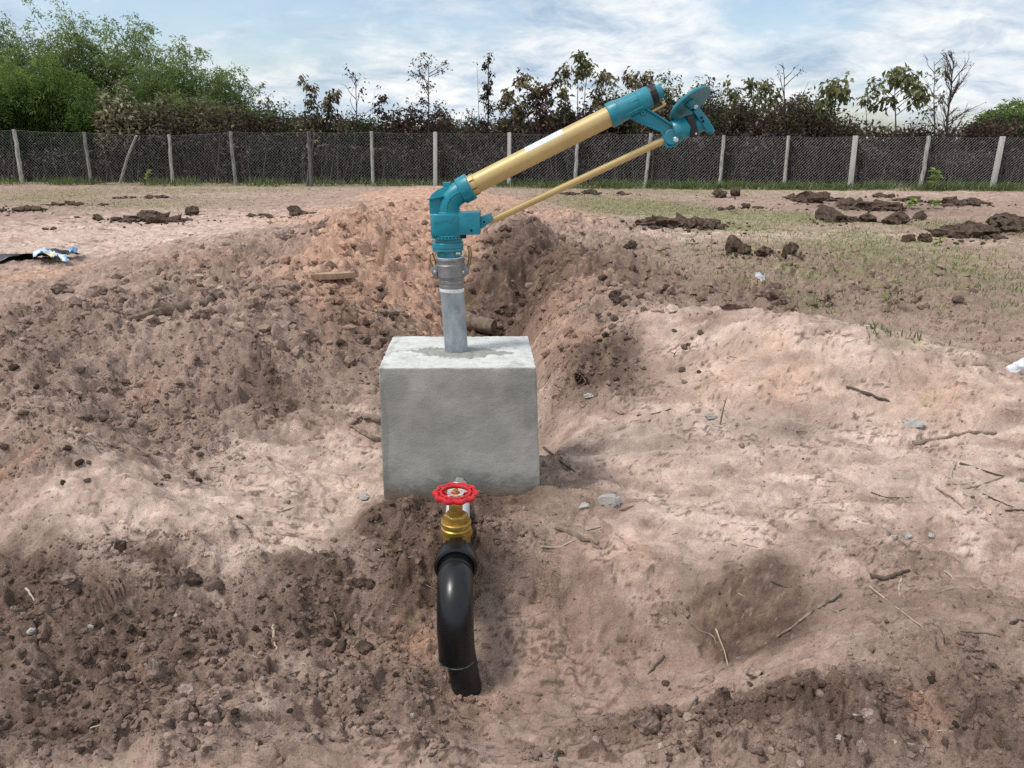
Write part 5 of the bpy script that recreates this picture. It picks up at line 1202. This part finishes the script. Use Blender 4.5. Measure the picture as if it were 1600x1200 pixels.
RC = [(1300, 348, 46, 32, 'largest dark clod, a steep wedge on the right of the field'), (1357, 348, 33, 17, 'blocky dark clod just right of the steep wedge-shaped one'), (1405, 351, 44, 24, 'wide rounded dark clod second to the right of the wedge'),
      (1329, 348, 20, 11, 'small flat clod touching the foot of the wedge-shaped clod'), (1440, 346, 24, 14, 'dark clod at the left tip of the long heap on the right'), (1148, 396, 38, 30, 'tall dark clod nearest the sprinkler on the right field'), (1164, 399, 20, 20, 'small clod leaning on the tall nearest clod'),
      (1196, 402, 32, 17, 'low dark clod between two taller ones on the right field'), (1234, 403, 30, 24, 'knobbly dark clod at the right of the nearest three'), (1127, 310, 28, 13, 'flat dark clod far back right of the sprinkler'), (1151, 308, 16, 17, 'upright dark clod far back beside a flat one'),
      (1422, 380, 20, 16, 'split dark clod left of its pair below the long heap'), (1446, 380, 24, 15, 'split dark clod right of its pair below the long heap'), (985, 391, 28, 16, 'lone dark clod on the slope right of the swivel'), (1330, 326, 30, 18, 'dark clod on top of the middle heap'),
      (299, 337, 21, 15, 'round dark clod standing right of the long left row'), (151, 346, 18, 10, 'single flat dark clod left of the long left row'), (70, 361, 10, 5, 'tiny dark clod left of its twin on the pale sand'), (82, 361, 10, 6, 'tiny dark clod right of its twin on the pale sand'), (120, 342, 9, 4, 'tiny flat clod left on the pale sand'),
      (970, 475, 34, 22, 'grass-rooted dark clod on the right trench bank')]
for r_ in RC: clod(*r_)
HEAPS = []
def heap(x0, x1, yb, h, n, label, seed):
    HEAPS.append((x0, x1, yb, h))
    rg = random.Random(seed); n = int(n * 1.7)
    for i in range(n):
        f = rg.random(); px = x0 + (x1 - x0) * f; k = (0.35 + 0.75 * math.sin(math.pi * min(max(f, .05), .95)) ** 0.7) * rg.choice((0.45, 0.7, 1.0, 1.15))
        clod(px, yb + rg.uniform(-0.30, 0.12) * h, max(h * 1.5, (x1 - x0) / n * 1.5) * (0.5 + 0.7 * k) * rg.uniform(0.7, 1.3), h * k * rg.uniform(0.6, 0.95), label, group=label, seed=seed, sub=2, rough=0.75, sharp=2)
heap(172, 290, 349, 15, 10, 'dark clod in the long row left on the pale sand', 11)
heap(376, 440, 341, 6, 6, 'flat dark clod in the thin row left of the spoil bank', 12)
heap(448, 488, 339, 10, 4, 'dark clod in the short row nearest the spoil bank', 13)
heap(1000, 1130, 358, 20, 13, 'dark clod in the long heap right of the lower tube', 14)
heap(1240, 1312, 317, 15, 8, 'dark clod in the far heap behind the steep wedge', 15)
heap(1325, 1412, 329, 17, 9, 'dark clod in the middle heap behind the wide rounded clod', 16)
heap(1458, 1545, 322, 12, 9, 'dark clod in the farthest heap at the right', 17)
heap(1475, 1560, 373, 24, 9, 'dark clod in the near heap at the right edge', 18)
heap(1530, 1640, 362, 24, 10, 'dark clod in the big heap running out of the right edge', 19)
heap(1120, 1195, 329, 8, 7, 'low dark clod in the flat strip on the right turf', 20)
heap(870, 1000, 306, 7, 10, 'low dark clod in the far strip behind the lower tube', 21)
heap(0, 60, 331, 13, 6, 'dark clod in the heap at the left edge', 22)
heap(60, 165, 322, 6, 8, 'low dark clod in the far strip at the left', 23)
heap(180, 280, 311, 5, 8, 'low dark clod in the farthest strip at the left', 24)
heap(1405, 1440, 318, 12, 4, 'dark clod in the small far heap left of the farthest one', 25)
heap(1370, 1400, 309, 8, 4, 'dark clod in the tiny heap near the fence at right', 26)
# crumbled earth round the foot of the heaps
rgh_ = np.random.default_rng(88); pc = []; rc = []
for (x0, x1, yb, h) in HEAPS + [(1277, 1325, 347, 20), (1385, 1430, 350, 14), (1128, 1172, 397, 16), (1180, 1250, 402, 14), (1110, 1160, 309, 8), (285, 315, 337, 8)]:
    for _ in range(int(26 + (x1 - x0) * 0.5)):
        p = gp((x0 + x1) / 2 + rgh_.normal(0, 0.42) * (x1 - x0), yb + rgh_.normal(-0.12, 0.22) * h); pc.append(p[:]); rc.append(px2m(h * rgh_.uniform(0.04, 0.17), p))
V0, F0 = ico(1); pc = np.array(pc); rc = np.array(rc); n = len(pc)
P = V0[None] * (1 + rgh_.normal(0, 0.22, (n, len(V0), 1))) * rc[:, None, None] * rgh_.uniform(0.6, 1.5, (n, 1, 3)) * np.array([1, 1, 0.8]) + (pc + np.array([0, 0, 1]) * rc[:, None] * 0.3)[:, None, :]
tag(link('heap_crumbs', mesh_np('heap_crumbs', P.reshape(-1, 3), tris=(F0[None] + (np.arange(n) * len(V0))[:, None, None]).reshape(-1, 3), smooth=False), M_CLOD_D, kind='stuff'), 'dark crumbs fallen round the clods and heaps on the field', 'soil')
# brown clods in the foreground
for (px, pb, w_, h_, lab, mt) in ((330, 926, 30, 24, 'egg-shaped brown clod at the lower edge of the pale basin', M_CLOD_M), (298, 918, 30, 24, 'dark brown clod left of the egg-shaped one', M_CLOD_D), (262, 918, 26, 18, 'rounded brown clod third from the basin edge', M_CLOD_M), (188, 868, 20, 22, 'upright dark clod by the pale tongue of sand', M_CLOD_D),
        (100, 912, 40, 18, 'flat brown clod under the overhanging bank at left', M_CLOD_M), (292, 1098, 30, 22, 'pale angular clod on the orange patch at lower left', M_CLOD_P), (240, 1070, 22, 40, 'orange-brown upright clod at lower left', M_CLOD_P), (240, 1018, 26, 22, 'brown clod with dark side in the lower left rubble', M_CLOD_M),
        (222, 1022, 14, 16, 'pale clod beside the brown one in the lower left rubble', M_CLOD_P), (560, 922, 26, 18, 'grey clod left of the union nut', M_CLOD_D), (578, 920, 16, 14, 'small grey clod left of the union nut', M_CLOD_D), (1010, 1150, 40, 30, 'undercut brown clod in the front of the hollow', M_CLOD_M),
        (532, 1022, 22, 18, 'left of two dark clods beside the black elbow', M_CLOD_D), (570, 1022, 24, 22, 'right of two dark clods beside the black elbow', M_CLOD_D), (650, 1165, 18, 16, 'small round clod at the bottom below the elbow', M_CLOD_M), (300, 1172, 22, 28, 'tall brown clod at the bottom left', M_CLOD_M), (1355, 1130, 18, 20, 'pale clod standing in the dark soil at lower right', M_CLOD_P), (1345, 1180, 20, 26, 'pale brown clod near the bottom at right', M_CLOD_P),
        (1180, 1062, 30, 12, 'flat dry clod on the rim of the hollow', M_CLOD_P), (1110, 1068, 16, 14, 'small dry clod on the rim of the hollow', M_CLOD_P), (160, 658, 22, 18, 'brown clod on the left heap above the gravelly slope', M_CLOD_M), (260, 750, 12, 9, 'small dark clod at the upper left of the pale basin', M_CLOD_D), (450, 790, 8, 8, 'tiny clod alone on the pale basin floor', M_CLOD_M),
        (590, 540, 30, 18, 'grey brown clod at the left rear corner of the block', M_CLOD_M), (604, 552, 22, 14, 'brown clod touching the left rear corner of the block', M_CLOD_M), (328, 470, 34, 20, 'brown clod beside the old log', M_CLOD_M), (1205, 470, 34, 26, 'rounded clod on top of the right bank', M_CLOD_M), (1228, 478, 24, 16, 'smaller clod on the right bank', M_CLOD_M),
        (1150, 487, 40, 18, 'flat grassy clod on the right bank', M_CLOD_M), (500, 360, 14, 14, 'pointed clod on the far left bank', M_CLOD_M), (440, 375, 26, 16, 'brown clod on the left bank above the slab of wood', M_CLOD_P), (90, 460, 26, 16, 'grey boulder-like clod at the left behind the heap', M_CLOD_M), (150, 462, 30, 16, 'second boulder-like clod at the left behind the heap', M_CLOD_M)):
    clod(px, pb, w_, h_, lab, mt, 'brown clods in the foreground', seed=300, rough=0.34, sharp=3)
# alike clods in the rubble of the lower left and lower right corners
variants = [lump('clod', (0, 0, 0), 1, 0.9, 0.75, [M_CLOD_M, M_CLOD_D, M_CLOD_M, M_CLOD_P][i % 4], 4000 + i * 17, 2, 0.4, 0, 3, False) for i in range(12)]
rgc = random.Random(5)
for (x0, x1, y0, y1, n, lab) in ((0, 420, 950, 1190, 80, 'small brown clod in the rubble of the lower left corner'), (430, 640, 900, 1180, 34, 'small brown clod in the loose soil left of the black elbow'), (1000, 1590, 1060, 1190, 44, 'small brown clod in the rough soil of the lower right corner'),
        (0, 330, 560, 760, 34, 'small brown clod on the slope of the left heap'), (400, 640, 400, 540, 26, 'small clod on the bank left behind the block'), (840, 1100, 400, 600, 26, 'small clod on the bank right behind the block')):
    for i in range(n):
        p = gp(rgc.uniform(x0, x1), rgc.uniform(y0, y1)); s_ = px2m(rgc.uniform(3.5, 8.5), p)
        vi = rgc.randrange(len(variants)); lab_ = lab.replace('brown ', '').replace('small ', ('small brown ', 'small dark ', 'little brown ', 'small pale ')[vi % 4].replace('little', 'small')); o = link('dirt_clod', variants[vi]); o.location = (p.x, p.y, p.z + s_ * 0.25); o.scale = (s_ * rgc.uniform(.8, 1.2), s_ * rgc.uniform(.8, 1.1), s_ * rgc.uniform(.7, 1)); o.rotation_euler = (rgc.uniform(-.3, .3), rgc.uniform(-.3, .3), rgc.uniform(0, 6.28))
        tag(o, lab_, 'clod', lab_)
for (px, pb, w_, h_, lab) in ((1113, 657, 17, 10, 'small white stone on the right mound near a dry stalk'), (1432, 671, 32, 14, 'flat pale grey stone far right on the mound'), (957, 791, 36, 22, 'jagged pale lump of cement right of the block'), (911, 798, 24, 12, 'grey lump of cement between block and jagged lump'), (1419, 844, 11, 10, 'white pebble left of its twin on the right slope'), (1455, 844, 12, 9, 'white pebble right of its twin on the right slope'),
        (921, 624, 16, 8, 'white stone close right behind the block'), (47, 993, 15, 13, 'white pebble in the rubble at the far left'), (644, 1125, 8, 8, 'tiny white pebble below the black elbow'), (142, 985, 9, 9, 'pale pebble right of the white one at far left'), (1397, 845, 10, 10, 'pinkish pebble left of the white pair'), (275, 967, 9, 9, 'pale round pebble in the lower left rubble'), (1310, 1170, 14, 8, 'pale pebble at the bottom right'), (1440, 1178, 9, 9, 'yellowish pebble at the bottom right'), (566, 735, 9, 6, 'pale chip beside the block foot at left'), (570, 782, 22, 9, 'pale cement crumb at the left foot of the block')):
    clod(px, pb, w_, h_, lab, M_STONE, 'pale stones and cement lumps', 'pale_stone', 600, 0.45, 3, 5)
# cement spill at the right foot of the block and lump over the pipe exit
o = lump('cement_spill', tuple(Vector((0.150, 3.27, -0.02))), 0.035, 0.06, 0.060, mat_simple('cement_slurry', (0.30, 0.29, 0.265), (0.52, 0.50, 0.47), 22, 0.9, bmp=0.8, bscale=40, bdist=0.01), 77, 3, 0.3)
tag(o, 'grey cement spill sticking up at the right foot of the block', 'cement')
pm = at(718, 750, 3.275)
o = lump('mortar_lump', (pm.x, 3.272, pm.z - 0.03), 0.040, 0.020, 0.034, mat_simple('wet_mortar', (0.20, 0.195, 0.17), (0.36, 0.35, 0.31), 30, 0.9, bmp=0.8, bscale=60, bdist=0.008), 78, 3, 0.5)
tag(o, 'rough mortar lump on the block face behind the red handwheel', 'mortar')
pm = at(846, 768, 3.30)
o = MB().prism([Vector((pm.x - 0.004, 3.29, pm.z - 0.10)), Vector((pm.x + 0.014, 3.29, pm.z - 0.10)), Vector((pm.x + 0.012, 3.29, pm.z + 0.045)), Vector((pm.x - 0.004, 3.29, pm.z + 0.05))], (0, 1, 0), 0, 0.03).build('form_board', mat_simple('old_form_board', (0.05, 0.055, 0.035), (0.13, 0.13, 0.09), 20, 0.9), origin=(pm.x, 3.3, pm.z - .1), bevel=0.002)
tag(o, 'dark sliver of form board left at the right foot of the block', 'board')

# ------------------------------------------------------------------ sticks, roots, timber
M_STICK = [mat_simple('dry_twig', (0.13, 0.095, 0.072), (0.30, 0.23, 0.18), 30, 0.9), mat_simple('pale_straw', (0.34, 0.27, 0.20), (0.50, 0.42, 0.32), 30, 0.9), mat_simple('dark_root', (0.045, 0.033, 0.027), (0.120, 0.088, 0.070), 30, 0.9),
           mat_simple('split_wood', (0.33, 0.20, 0.115), (0.50, 0.35, 0.22), 14, 0.8, stretch=(1, 1, 0.2)), mat_simple('old_log_bark', (0.10, 0.072, 0.052), (0.25, 0.185, 0.135), 18, 0.95, bmp=0.8, bscale=40, bdist=0.008)]
def stick(name, label, pts, r, m, lift=0.3, cat='twig', group=None, taper=0.5, seg=7):
    P = []
    for i, q in enumerate(pts):
        p = gp(q[0], q[1]); p.z += r * lift + (q[2] if len(q) > 2 else 0.0); P.append(p)
    P = smooth_path(P, 4) if len(P) > 2 else [P[0].lerp(P[1], k / 4) for k in range(5)]
    rg = random.Random(str(pts)); n = len(P)
    P = [p + Vector((rg.uniform(-1, 1), rg.uniform(-1, 1), rg.uniform(-.5, .5))) * r * 0.5 for p in P]
    o = MB().tube(P, [r * (1 - taper * k / max(n - 1, 1)) * rg.uniform(.85, 1.15) for k in range(n)], seg).build(name, M_STICK[m], origin=tuple(P[0]))
    return tag(o, label, cat, group)
TW = 'twigs and roots lying on the dug soil'
for nm, lab, pts, r, m in (
    ('exposed_root', 'thick grey root half buried across the right mound', [(1425, 693), (1450, 690), (1480, 684), (1522, 677), (1556, 678)], 0.014, 0), ('dead_twig', 'long dark twig running out of the right edge', [(1500, 725), (1540, 738), (1605, 756)], 0.007, 2),
    ('dead_twig', 'pale curled twig left of the long dark one', [(1513, 711), (1500, 712), (1488, 735), (1487, 750), (1497, 757), (1526, 753)], 0.0045, 1), ('dead_twig', 'crooked twig below the pale curled one', [(1463, 763), (1485, 778), (1500, 790), (1512, 803)], 0.0055, 0),
    ('dead_twig', 'thin pale straw below the crooked twig', [(1479, 786), (1490, 810), (1497, 830)], 0.003, 1), ('exposed_root', 'dark root at the edge of the right slope', [(1358, 903), (1385, 903), (1405, 898), (1422, 893)], 0.010, 2), ('dead_twig', 'short pale curved twig under the dark root', [(1408, 904), (1404, 922), (1412, 946)], 0.0045, 1),
    ('dead_branch', 'longest forked stick on the rim of the hollow', [(1312, 927), (1282, 950), (1258, 968), (1214, 996)], 0.0085, 0), ('dead_twig', 'thin twig crossing the dark patch right of the forked stick', [(1358, 918), (1400, 950), (1443, 984)], 0.0035, 1), ('dead_twig', 'bent twig over the hole in the hollow', [(1066, 962), (1090, 985), (1112, 994), (1118, 1008)], 0.0055, 0),
    ('dead_twig', 'pale straw leaning into the hole of the hollow', [(1117, 990, .02), (1128, 1016, .015), (1138, 1044)], 0.0035, 1), ('dead_twig', 'stick pointing down into the front of the hollow', [(1090, 1090), (1075, 1112), (1057, 1142)], 0.0055, 0), ('dead_twig', 'dark twig on the floor of the hollow', [(1038, 1026), (1020, 1046), (1012, 1055)], 0.005, 2),
    ('dead_twig', 'pale bent twig right of the brass valve', [(845, 857), (872, 856), (890, 848), (906, 840)], 0.0055, 1), ('dead_twig', 'dark twig on the slope left of the forked stick', [(1205, 909), (1228, 918), (1250, 921)], 0.004, 2), ('dead_twig', 'stick lying over the dark patch at right', [(1455, 883), (1475, 895), (1492, 909)], 0.005, 1),
    ('exposed_root', 'brown root on the crest side of the right mound', [(1322, 608), (1355, 618), (1387, 629)], 0.013, 2), ('dead_twig', 'dark twig on the upper right mound', [(994, 652), (1020, 648), (1049, 641)], 0.0065, 2), ('dead_twig', 'twig from the block corner towards the right', [(850, 700), (876, 722), (906, 745)], 0.007, 2),
    ('exposed_root', 'thick curved root sticking out left of the block', [(603, 668, .03), (580, 660, .03), (562, 660, .02), (550, 666)], 0.020, 0), ('exposed_root', 'straight root under the curved one left of the block', [(600, 694, .01), (572, 682, .01), (548, 668)], 0.015, 0), ('dead_twig', 'pale finger-like twig left of the black elbow', [(426, 980), (428, 1000), (433, 1016)], 0.006, 1),
    ('dead_twig', 'pale twig in the dark soil at far left', [(42, 925), (55, 942)], 0.005, 1), ('dead_twig', 'fine twig on the pale basin floor', [(330, 782), (370, 785)], 0.003, 2), ('dead_twig', 'dark stub on the pale basin floor', [(370, 811), (380, 811)], 0.006, 2), ('dead_twig', 'bowed dark twig at the lower edge of the basin', [(256, 834), (262, 840), (270, 841)], 0.005, 2),
    ('dead_twig', 'dark twig on the sand below the elbow', [(655, 1192), (680, 1180), (702, 1161)], 0.005, 2), ('dead_twig', 'crooked dark crack-like twig at lower left of the elbow', [(480, 1132), (484, 1146), (494, 1152), (502, 1162)], 0.005, 2), ('dead_twig', 'twig at the bottom edge below the hollow', [(866, 1205), (872, 1180), (877, 1176)], 0.010, 2),
    ('dead_twig', 'small pale stick in the dark soil at lower right', [(1322, 1124), (1350, 1121)], 0.005, 1), ('dead_twig', 'pale straw stick near the bottom at right', [(1396, 1167), (1430, 1166)], 0.006, 1), ('dead_twig', 'dark forked twig at the right edge above the rubble', [(1578, 976), (1590, 973), (1606, 974)], 0.006, 2), ('dead_twig', 'curved root in the weed clump at right', [(1508, 1021), (1520, 1020), (1527, 1008), (1528, 995)], 0.006, 2),
    ('dead_twig', 'long straw right of the weed clump', [(1500, 985), (1540, 992), (1600, 1003)], 0.0045, 0), ('dead_twig', 'thin twig across the right slope', [(1360, 772), (1385, 778), (1420, 778)], 0.0035, 2), ('dead_twig', 'fork twig on the far right slope', [(1490, 765), (1520, 762), (1545, 755), (1570, 745)], 0.004, 0), ('dead_twig', 'twig below the long dark one at right edge', [(1535, 772), (1560, 785), (1600, 802)], 0.004, 2),
    ('dead_twig', 'dark twig at the right edge above the gravel', [(1570, 800), (1585, 798), (1606, 799)], 0.005, 2), ('dead_twig', 'straw on the right slope below the twigs', [(1563, 808), (1570, 830)], 0.003, 1), ('dead_twig', 'fine stick on the left heap', [(440, 800), (472, 790)], 0.003, 0), ('dead_twig', 'thin twig on the brow of the left heap', [(300, 545), (312, 530), (322, 528)], 0.005, 2), ('dead_twig', 'dry stem in the rubble left of elbow', [(520, 955), (528, 975), (527, 995)], 0.003, 0),
    ('dead_twig', 'twig beside the jagged cement lump', [(968, 800), (990, 790), (1012, 782)], 0.004, 0)):
    stick(nm, lab, pts, r, m, group=TW)
stick('old_log', 'weathered log lying along the left bank', [(252, 493), (280, 486), (332, 477)], 0.048, 4, 0.5, 'log', taper=0.15, seg=12)
stick('old_branch', 'long half-buried branch continuing from the weathered log', [(165, 512), (205, 500), (255, 490)], 0.024, 4, 0.2, 'branch', taper=-0.4)
p0 = gp(594, 410); p1 = at(600, 356, p0.y)
o = MB(); sx = Vector((px2m(4.2, p0), 0, 0)); o.prism([p0 - sx * 0.5 - Vector((0, 0, .08)), p0 + sx * 0.9 - Vector((0, 0, .08)), p1.lerp(p0, .25) + sx * 1.0, p1 + sx * 0.5, p1 - sx * 0.2, p1.lerp(p0, .55) - sx * 0.9], (0, 1, 0), -0.02, 0.02)
tag(o.build('wooden_stake', M_STICK[3], bevel=0.003, origin=tuple(p0)), 'split orange wooden stake standing in the left bank', 'stake')
p0 = gp(486, 437, .01); p1 = gp(550, 436, .03)
o = MB(); v = (p1 - p0); n_ = Vector((0, 0, 1)); q = v.cross(n_).normalized() * 0.07
o.prism([p0 + Vector((0, 0, .0)), p0.lerp(p1, .4) - q, p1 - q * .5, p1 + q * .7, p0.lerp(p1, .45) + q], (0, 0, 1), -0.02, 0.03)
tag(o.build('wood_slab', M_STICK[3], bevel=0.004, origin=tuple(p0)), 'splintered slab of pale wood on the left bank', 'wood')
stick('wood_chip', 'short brown wood chip left behind the block', [(592, 492), (622, 494)], 0.022, 4, 0.5, 'wood', taper=0.1)
stick('wood_chip', 'flat wood chip right of the brass valve', [(868, 824), (900, 838), (934, 852)], 0.013, 0, 0.3, 'wood', taper=0.2)
p0 = gp(738, 512, .05); p1 = p0 + Vector((0.22, -0.10, -0.02))
MBx = MB(); MBx.tube([p0 + Vector((-.10, .12, .02)), p0, p1], [0.085, 0.09, 0.075], 16); tag(MBx.build('sawn_log', M_STICK[4], origin=tuple(p0)), 'sawn log end in the trench right behind the pipe', 'log')
for i in range(90):     # short straws that nothing tells apart
    x0, y0, x1, y1 = rgc.choice(((880, 600, 1590, 900), (880, 600, 1590, 900), (1150, 900, 1590, 1150), (0, 560, 560, 760), (900, 400, 1590, 560), (560, 840, 860, 960), (100, 1000, 700, 1180)))
    a = rgc.uniform(x0, x1); b2 = rgc.uniform(y0, y1); an = rgc.uniform(-0.9, 0.9); ln = rgc.uniform(6, 26)
    sm_ = rgc.choice((0, 1, 1, 2)); lb_ = ('short brown straw', 'short pale straw', 'short dark straw')[sm_] + (' on the right slope' if (x0, y0) in ((880, 600), (1150, 900)) else ' on the left heap' if x1 == 560 else ' on the right field' if y0 == 400 else ' in the soil before the block')
    stick('straw', lb_, [(a, b2), (a + ln * math.cos(an), b2 + ln * math.sin(an) * 0.5)], rgc.uniform(0.0015, 0.0032), sm_, 0.6, 'straw', lb_, seg=4)

# ------------------------------------------------------------------ rubbish: black sheet, blue packet, white bag
def sheet(name, label, pxs, mat, cat, seed, nx=30, ny=8, amp=0.03, lift=0.02):
    """pxs: left-top, right-top, right-bottom, left-bottom corners lying on the ground"""
    C = [gp(*q) for q in pxs]; vs = []; fs = []
    for j in range(ny + 1):
        for i in range(nx + 1):
            u, v = i / nx, j / ny; p = C[0].lerp(C[1], u).lerp(C[3].lerp(C[2], u), v)
            e = 0.04 * math.sin(7 * u + seed) * (0.4 + v)
            p.y += e; p.z = Hs(p.x, p.y) + lift + amp * (0.5 + float(fbm(np.array([u * 2.6 + seed]), np.array([v * 2.0]), 2, seed)[0])); vs.append(p)
    for j in range(ny):
        for i in range(nx): a = j * (nx + 1) + i; fs.append((a, a + 1, a + nx + 2, a + nx + 1))
    m = MB(); m.add(vs, fs); o = m.build(name, mat, origin=tuple(C[0]), smooth=60)
    so = o.modifiers.new('thickness', 'SOLIDIFY'); so.thickness = 0.003
    return tag(o, label, cat)
sheet('black_sheet', 'crumpled black plastic sheet lying at the left edge', [(-60, 404), (80, 400), (130, 404), (-60, 420)], mat_simple('black_film', (0.006, 0.006, 0.007), (0.02, 0.02, 0.022), 12, 0.35), 'plastic sheet', 3, amp=0.09)
mp_ = mat_new('printed_packet'); m, t, b = mp_
L(t, ramp(t, noise_node(t, 9, 2, 0.5), [(0.38, c4((0.10, 0.30, 0.72))), (0.47, c4((0.55, 0.75, 0.92))), (0.56, c4((0.85, 0.86, 0.88))), (0.62, c4((0.75, 0.70, 0.15)))]), b.inputs['Base Color']); b.inputs['Roughness'].default_value = 0.3
sheet('blue_packet', 'blue and white plastic packet on the black sheet', [(55, 404), (92, 407), (112, 414), (58, 414)], m, 'packet', 5, 16, 6, 0.08, 0.07)
sheet('blue_packet', 'small folded blue scrap right of the packet', [(110, 401), (124, 400), (122, 408), (112, 409)], mat_simple('blue_film', (0.10, 0.32, 0.70), (0.45, 0.68, 0.88), 14, 0.3), 'packet', 6, 8, 5, 0.06, 0.10)
p0 = gp(1592, 586); s_ = px2m(18, p0)
tag(lump('white_bag', (p0.x + s_ * .4, p0.y + s_ * .5, p0.z + s_ * .45), s_, s_ * .7, s_ * .8, mat_simple('white_film', (0.62, 0.64, 0.68), (0.80, 0.82, 0.85), 20, 0.4, bmp=0.6, bscale=30, bdist=0.02), 90, 3, 0.5), 'crumpled white plastic bag at the right edge', 'bag')
sheet('grey_scrap', 'scrap of grey plastic on the right bank', [(1180, 431), (1196, 430), (1198, 438), (1184, 439)], mat_simple('grey_film', (0.30, 0.31, 0.33), (0.58, 0.59, 0.61), 20, 0.4), 'plastic scrap', 7, 8, 5, 0.02, 0.01)

# ------------------------------------------------------------------ weeds and turf
def weed(name, label, px, pb, ptop, n, leaf, seed, mat=LM_SAPLING, stem=M_STICK[0], lean=0, tlo=.4, thi=1.0, ring=False):
    rg = np.random.default_rng(seed); p = gp(px, pb); tp = at(px + lean, ptop, p.y); root = empty(name, tuple(p)); h = tp - p
    pts = [p - Vector((0, 0, .02)), p + h * 0.5 + Vector((rg.normal(0, .02), rg.normal(0, .02), 0)), tp]
    link('stem', stems_mesh([(smooth_path(pts, 3), [0.006 * (1 - .1 * i) for i in range(7)])], root.location, 'stem'), stem, root)
    s = rg.uniform(0.35, 1.0, n); P = np.array([np.array(p + h * float(q)) for q in s]); a = rg.uniform(0, 6.28, n)
    D = np.stack([np.cos(a), np.sin(a), rg.normal(0.1, 0.4, n)], 1)
    link('leaf_spray', leaf_mesh('leaves', P, D, rv(rg, n, .4) + np.array([0, 0, 1.]), rg.uniform(.6, 1.2, n) * leaf, rg.uniform(.6, 1.2, n) * leaf * .45, rg.uniform(tlo, thi, n), root.location), mat, root)
    return tag(root, label, 'plant')
LM_LIME = leaf_material('bright_weed_leaf', [(0.0, (0.06, 0.12, 0.02)), (0.5, (0.16, 0.26, 0.05)), (1.0, (0.34, 0.44, 0.13))], 0.35)
weed('seedling', 'slender reddish seedling standing right of the lower tube', 1112, 402, 362, 5, 0.09, 1, LM_BROWN, tlo=.5)
weed('seedling', 'small leafy seedling left of the slender one', 1084, 392, 368, 9, 0.12, 2, LM_SAPLING)
weed('broad_leaf_weed', 'weed with one bright broad leaf on the right bank', 1388, 490, 464, 3, 0.10, 3, LM_LIME, tlo=.5)
weed('dry_weed', 'brown dry weed beside the bright broad leaf', 1404, 482, 444, 24, 0.07, 4, LM_OLIVE)
weed('young_shrub', 'young green shrub in front of the fence at the right', 1462, 299, 266, 26, 0.30, 5, LM_LIME)
weed('young_shrub', 'small green sprout by the left fence foot', 228, 292, 266, 8, 0.22, 6, LM_LIME)
weed('dry_stalk', 'thin dry stalk standing on the right mound', 1125, 664, 622, 2, 0.03, 7, LM_OLIVE, lean=10)
weed('bright_weed', 'yellow-green weed beside the right heaps', 1470, 385, 372, 16, 0.12, 8, LM_LIME)
weed('bright_weed', 'low bright weed in the field behind the wedge clod', 1425, 326, 312, 22, 0.22, 9, LM_LIME)
weed('bright_weed', 'bright weed right of the low one in the field', 1460, 326, 314, 14, 0.2, 10, LM_LIME)
weed('dry_weed', 'dark dead weed on the right bank', 1290, 480, 462, 16, 0.1, 12, LM_BROWN)
weed('dry_weed', 'dead tuft at the trench edge right of the block', 905, 600, 584, 60, 0.045, 13, LM_BROWN, tlo=.2)
def turf(rg, n):
    y = np.exp(rg.uniform(math.log(4.5), math.log(27), n)); x = rg.uniform(-0.72, 0.72, n) * (1 + y)
    g_ = zsum(x, y, Z_GREEN, 204); k = rg.uniform(0, 1, n) < sstep(0.15, 0.8, g_ + 0.35 * fbm(x / 0.5, y / 0.5, 3, 15) - 0.05); return np.stack([x, y, x * 0], 1)[k]
grass('field_turf', 'thin short grass patches on the field beside the trench', 60000, 6, turf, 0.025, 0.085, 0.011, .2, 1.0)
def dry(rg, n):
    y = np.exp(rg.uniform(math.log(4.0), math.log(16), n)); x = rg.uniform(0.05, 0.72, n) * (1 + y)
    k = (rg.uniform(0, 1, n) < 0.5 * sstep(-0.1, 0.6, fbm(x / 0.4, y / 0.4, 3, 25))) & (y > 5.6 - 0.2 * x); return np.stack([x, y, x * 0], 1)[k]
go = grass('dry_grass', 'dry matted grass stems over the right field', 40000, 8, dry, 0.02, 0.06, 0.006, .8, 1.2)
go.data.materials.clear(); go.data.materials.append(leaf_material('dry_grass_stem', [(0.0, (0.10, 0.08, 0.05)), (0.6, (0.24, 0.20, 0.13)), (1.0, (0.42, 0.36, 0.26))], 0.1))
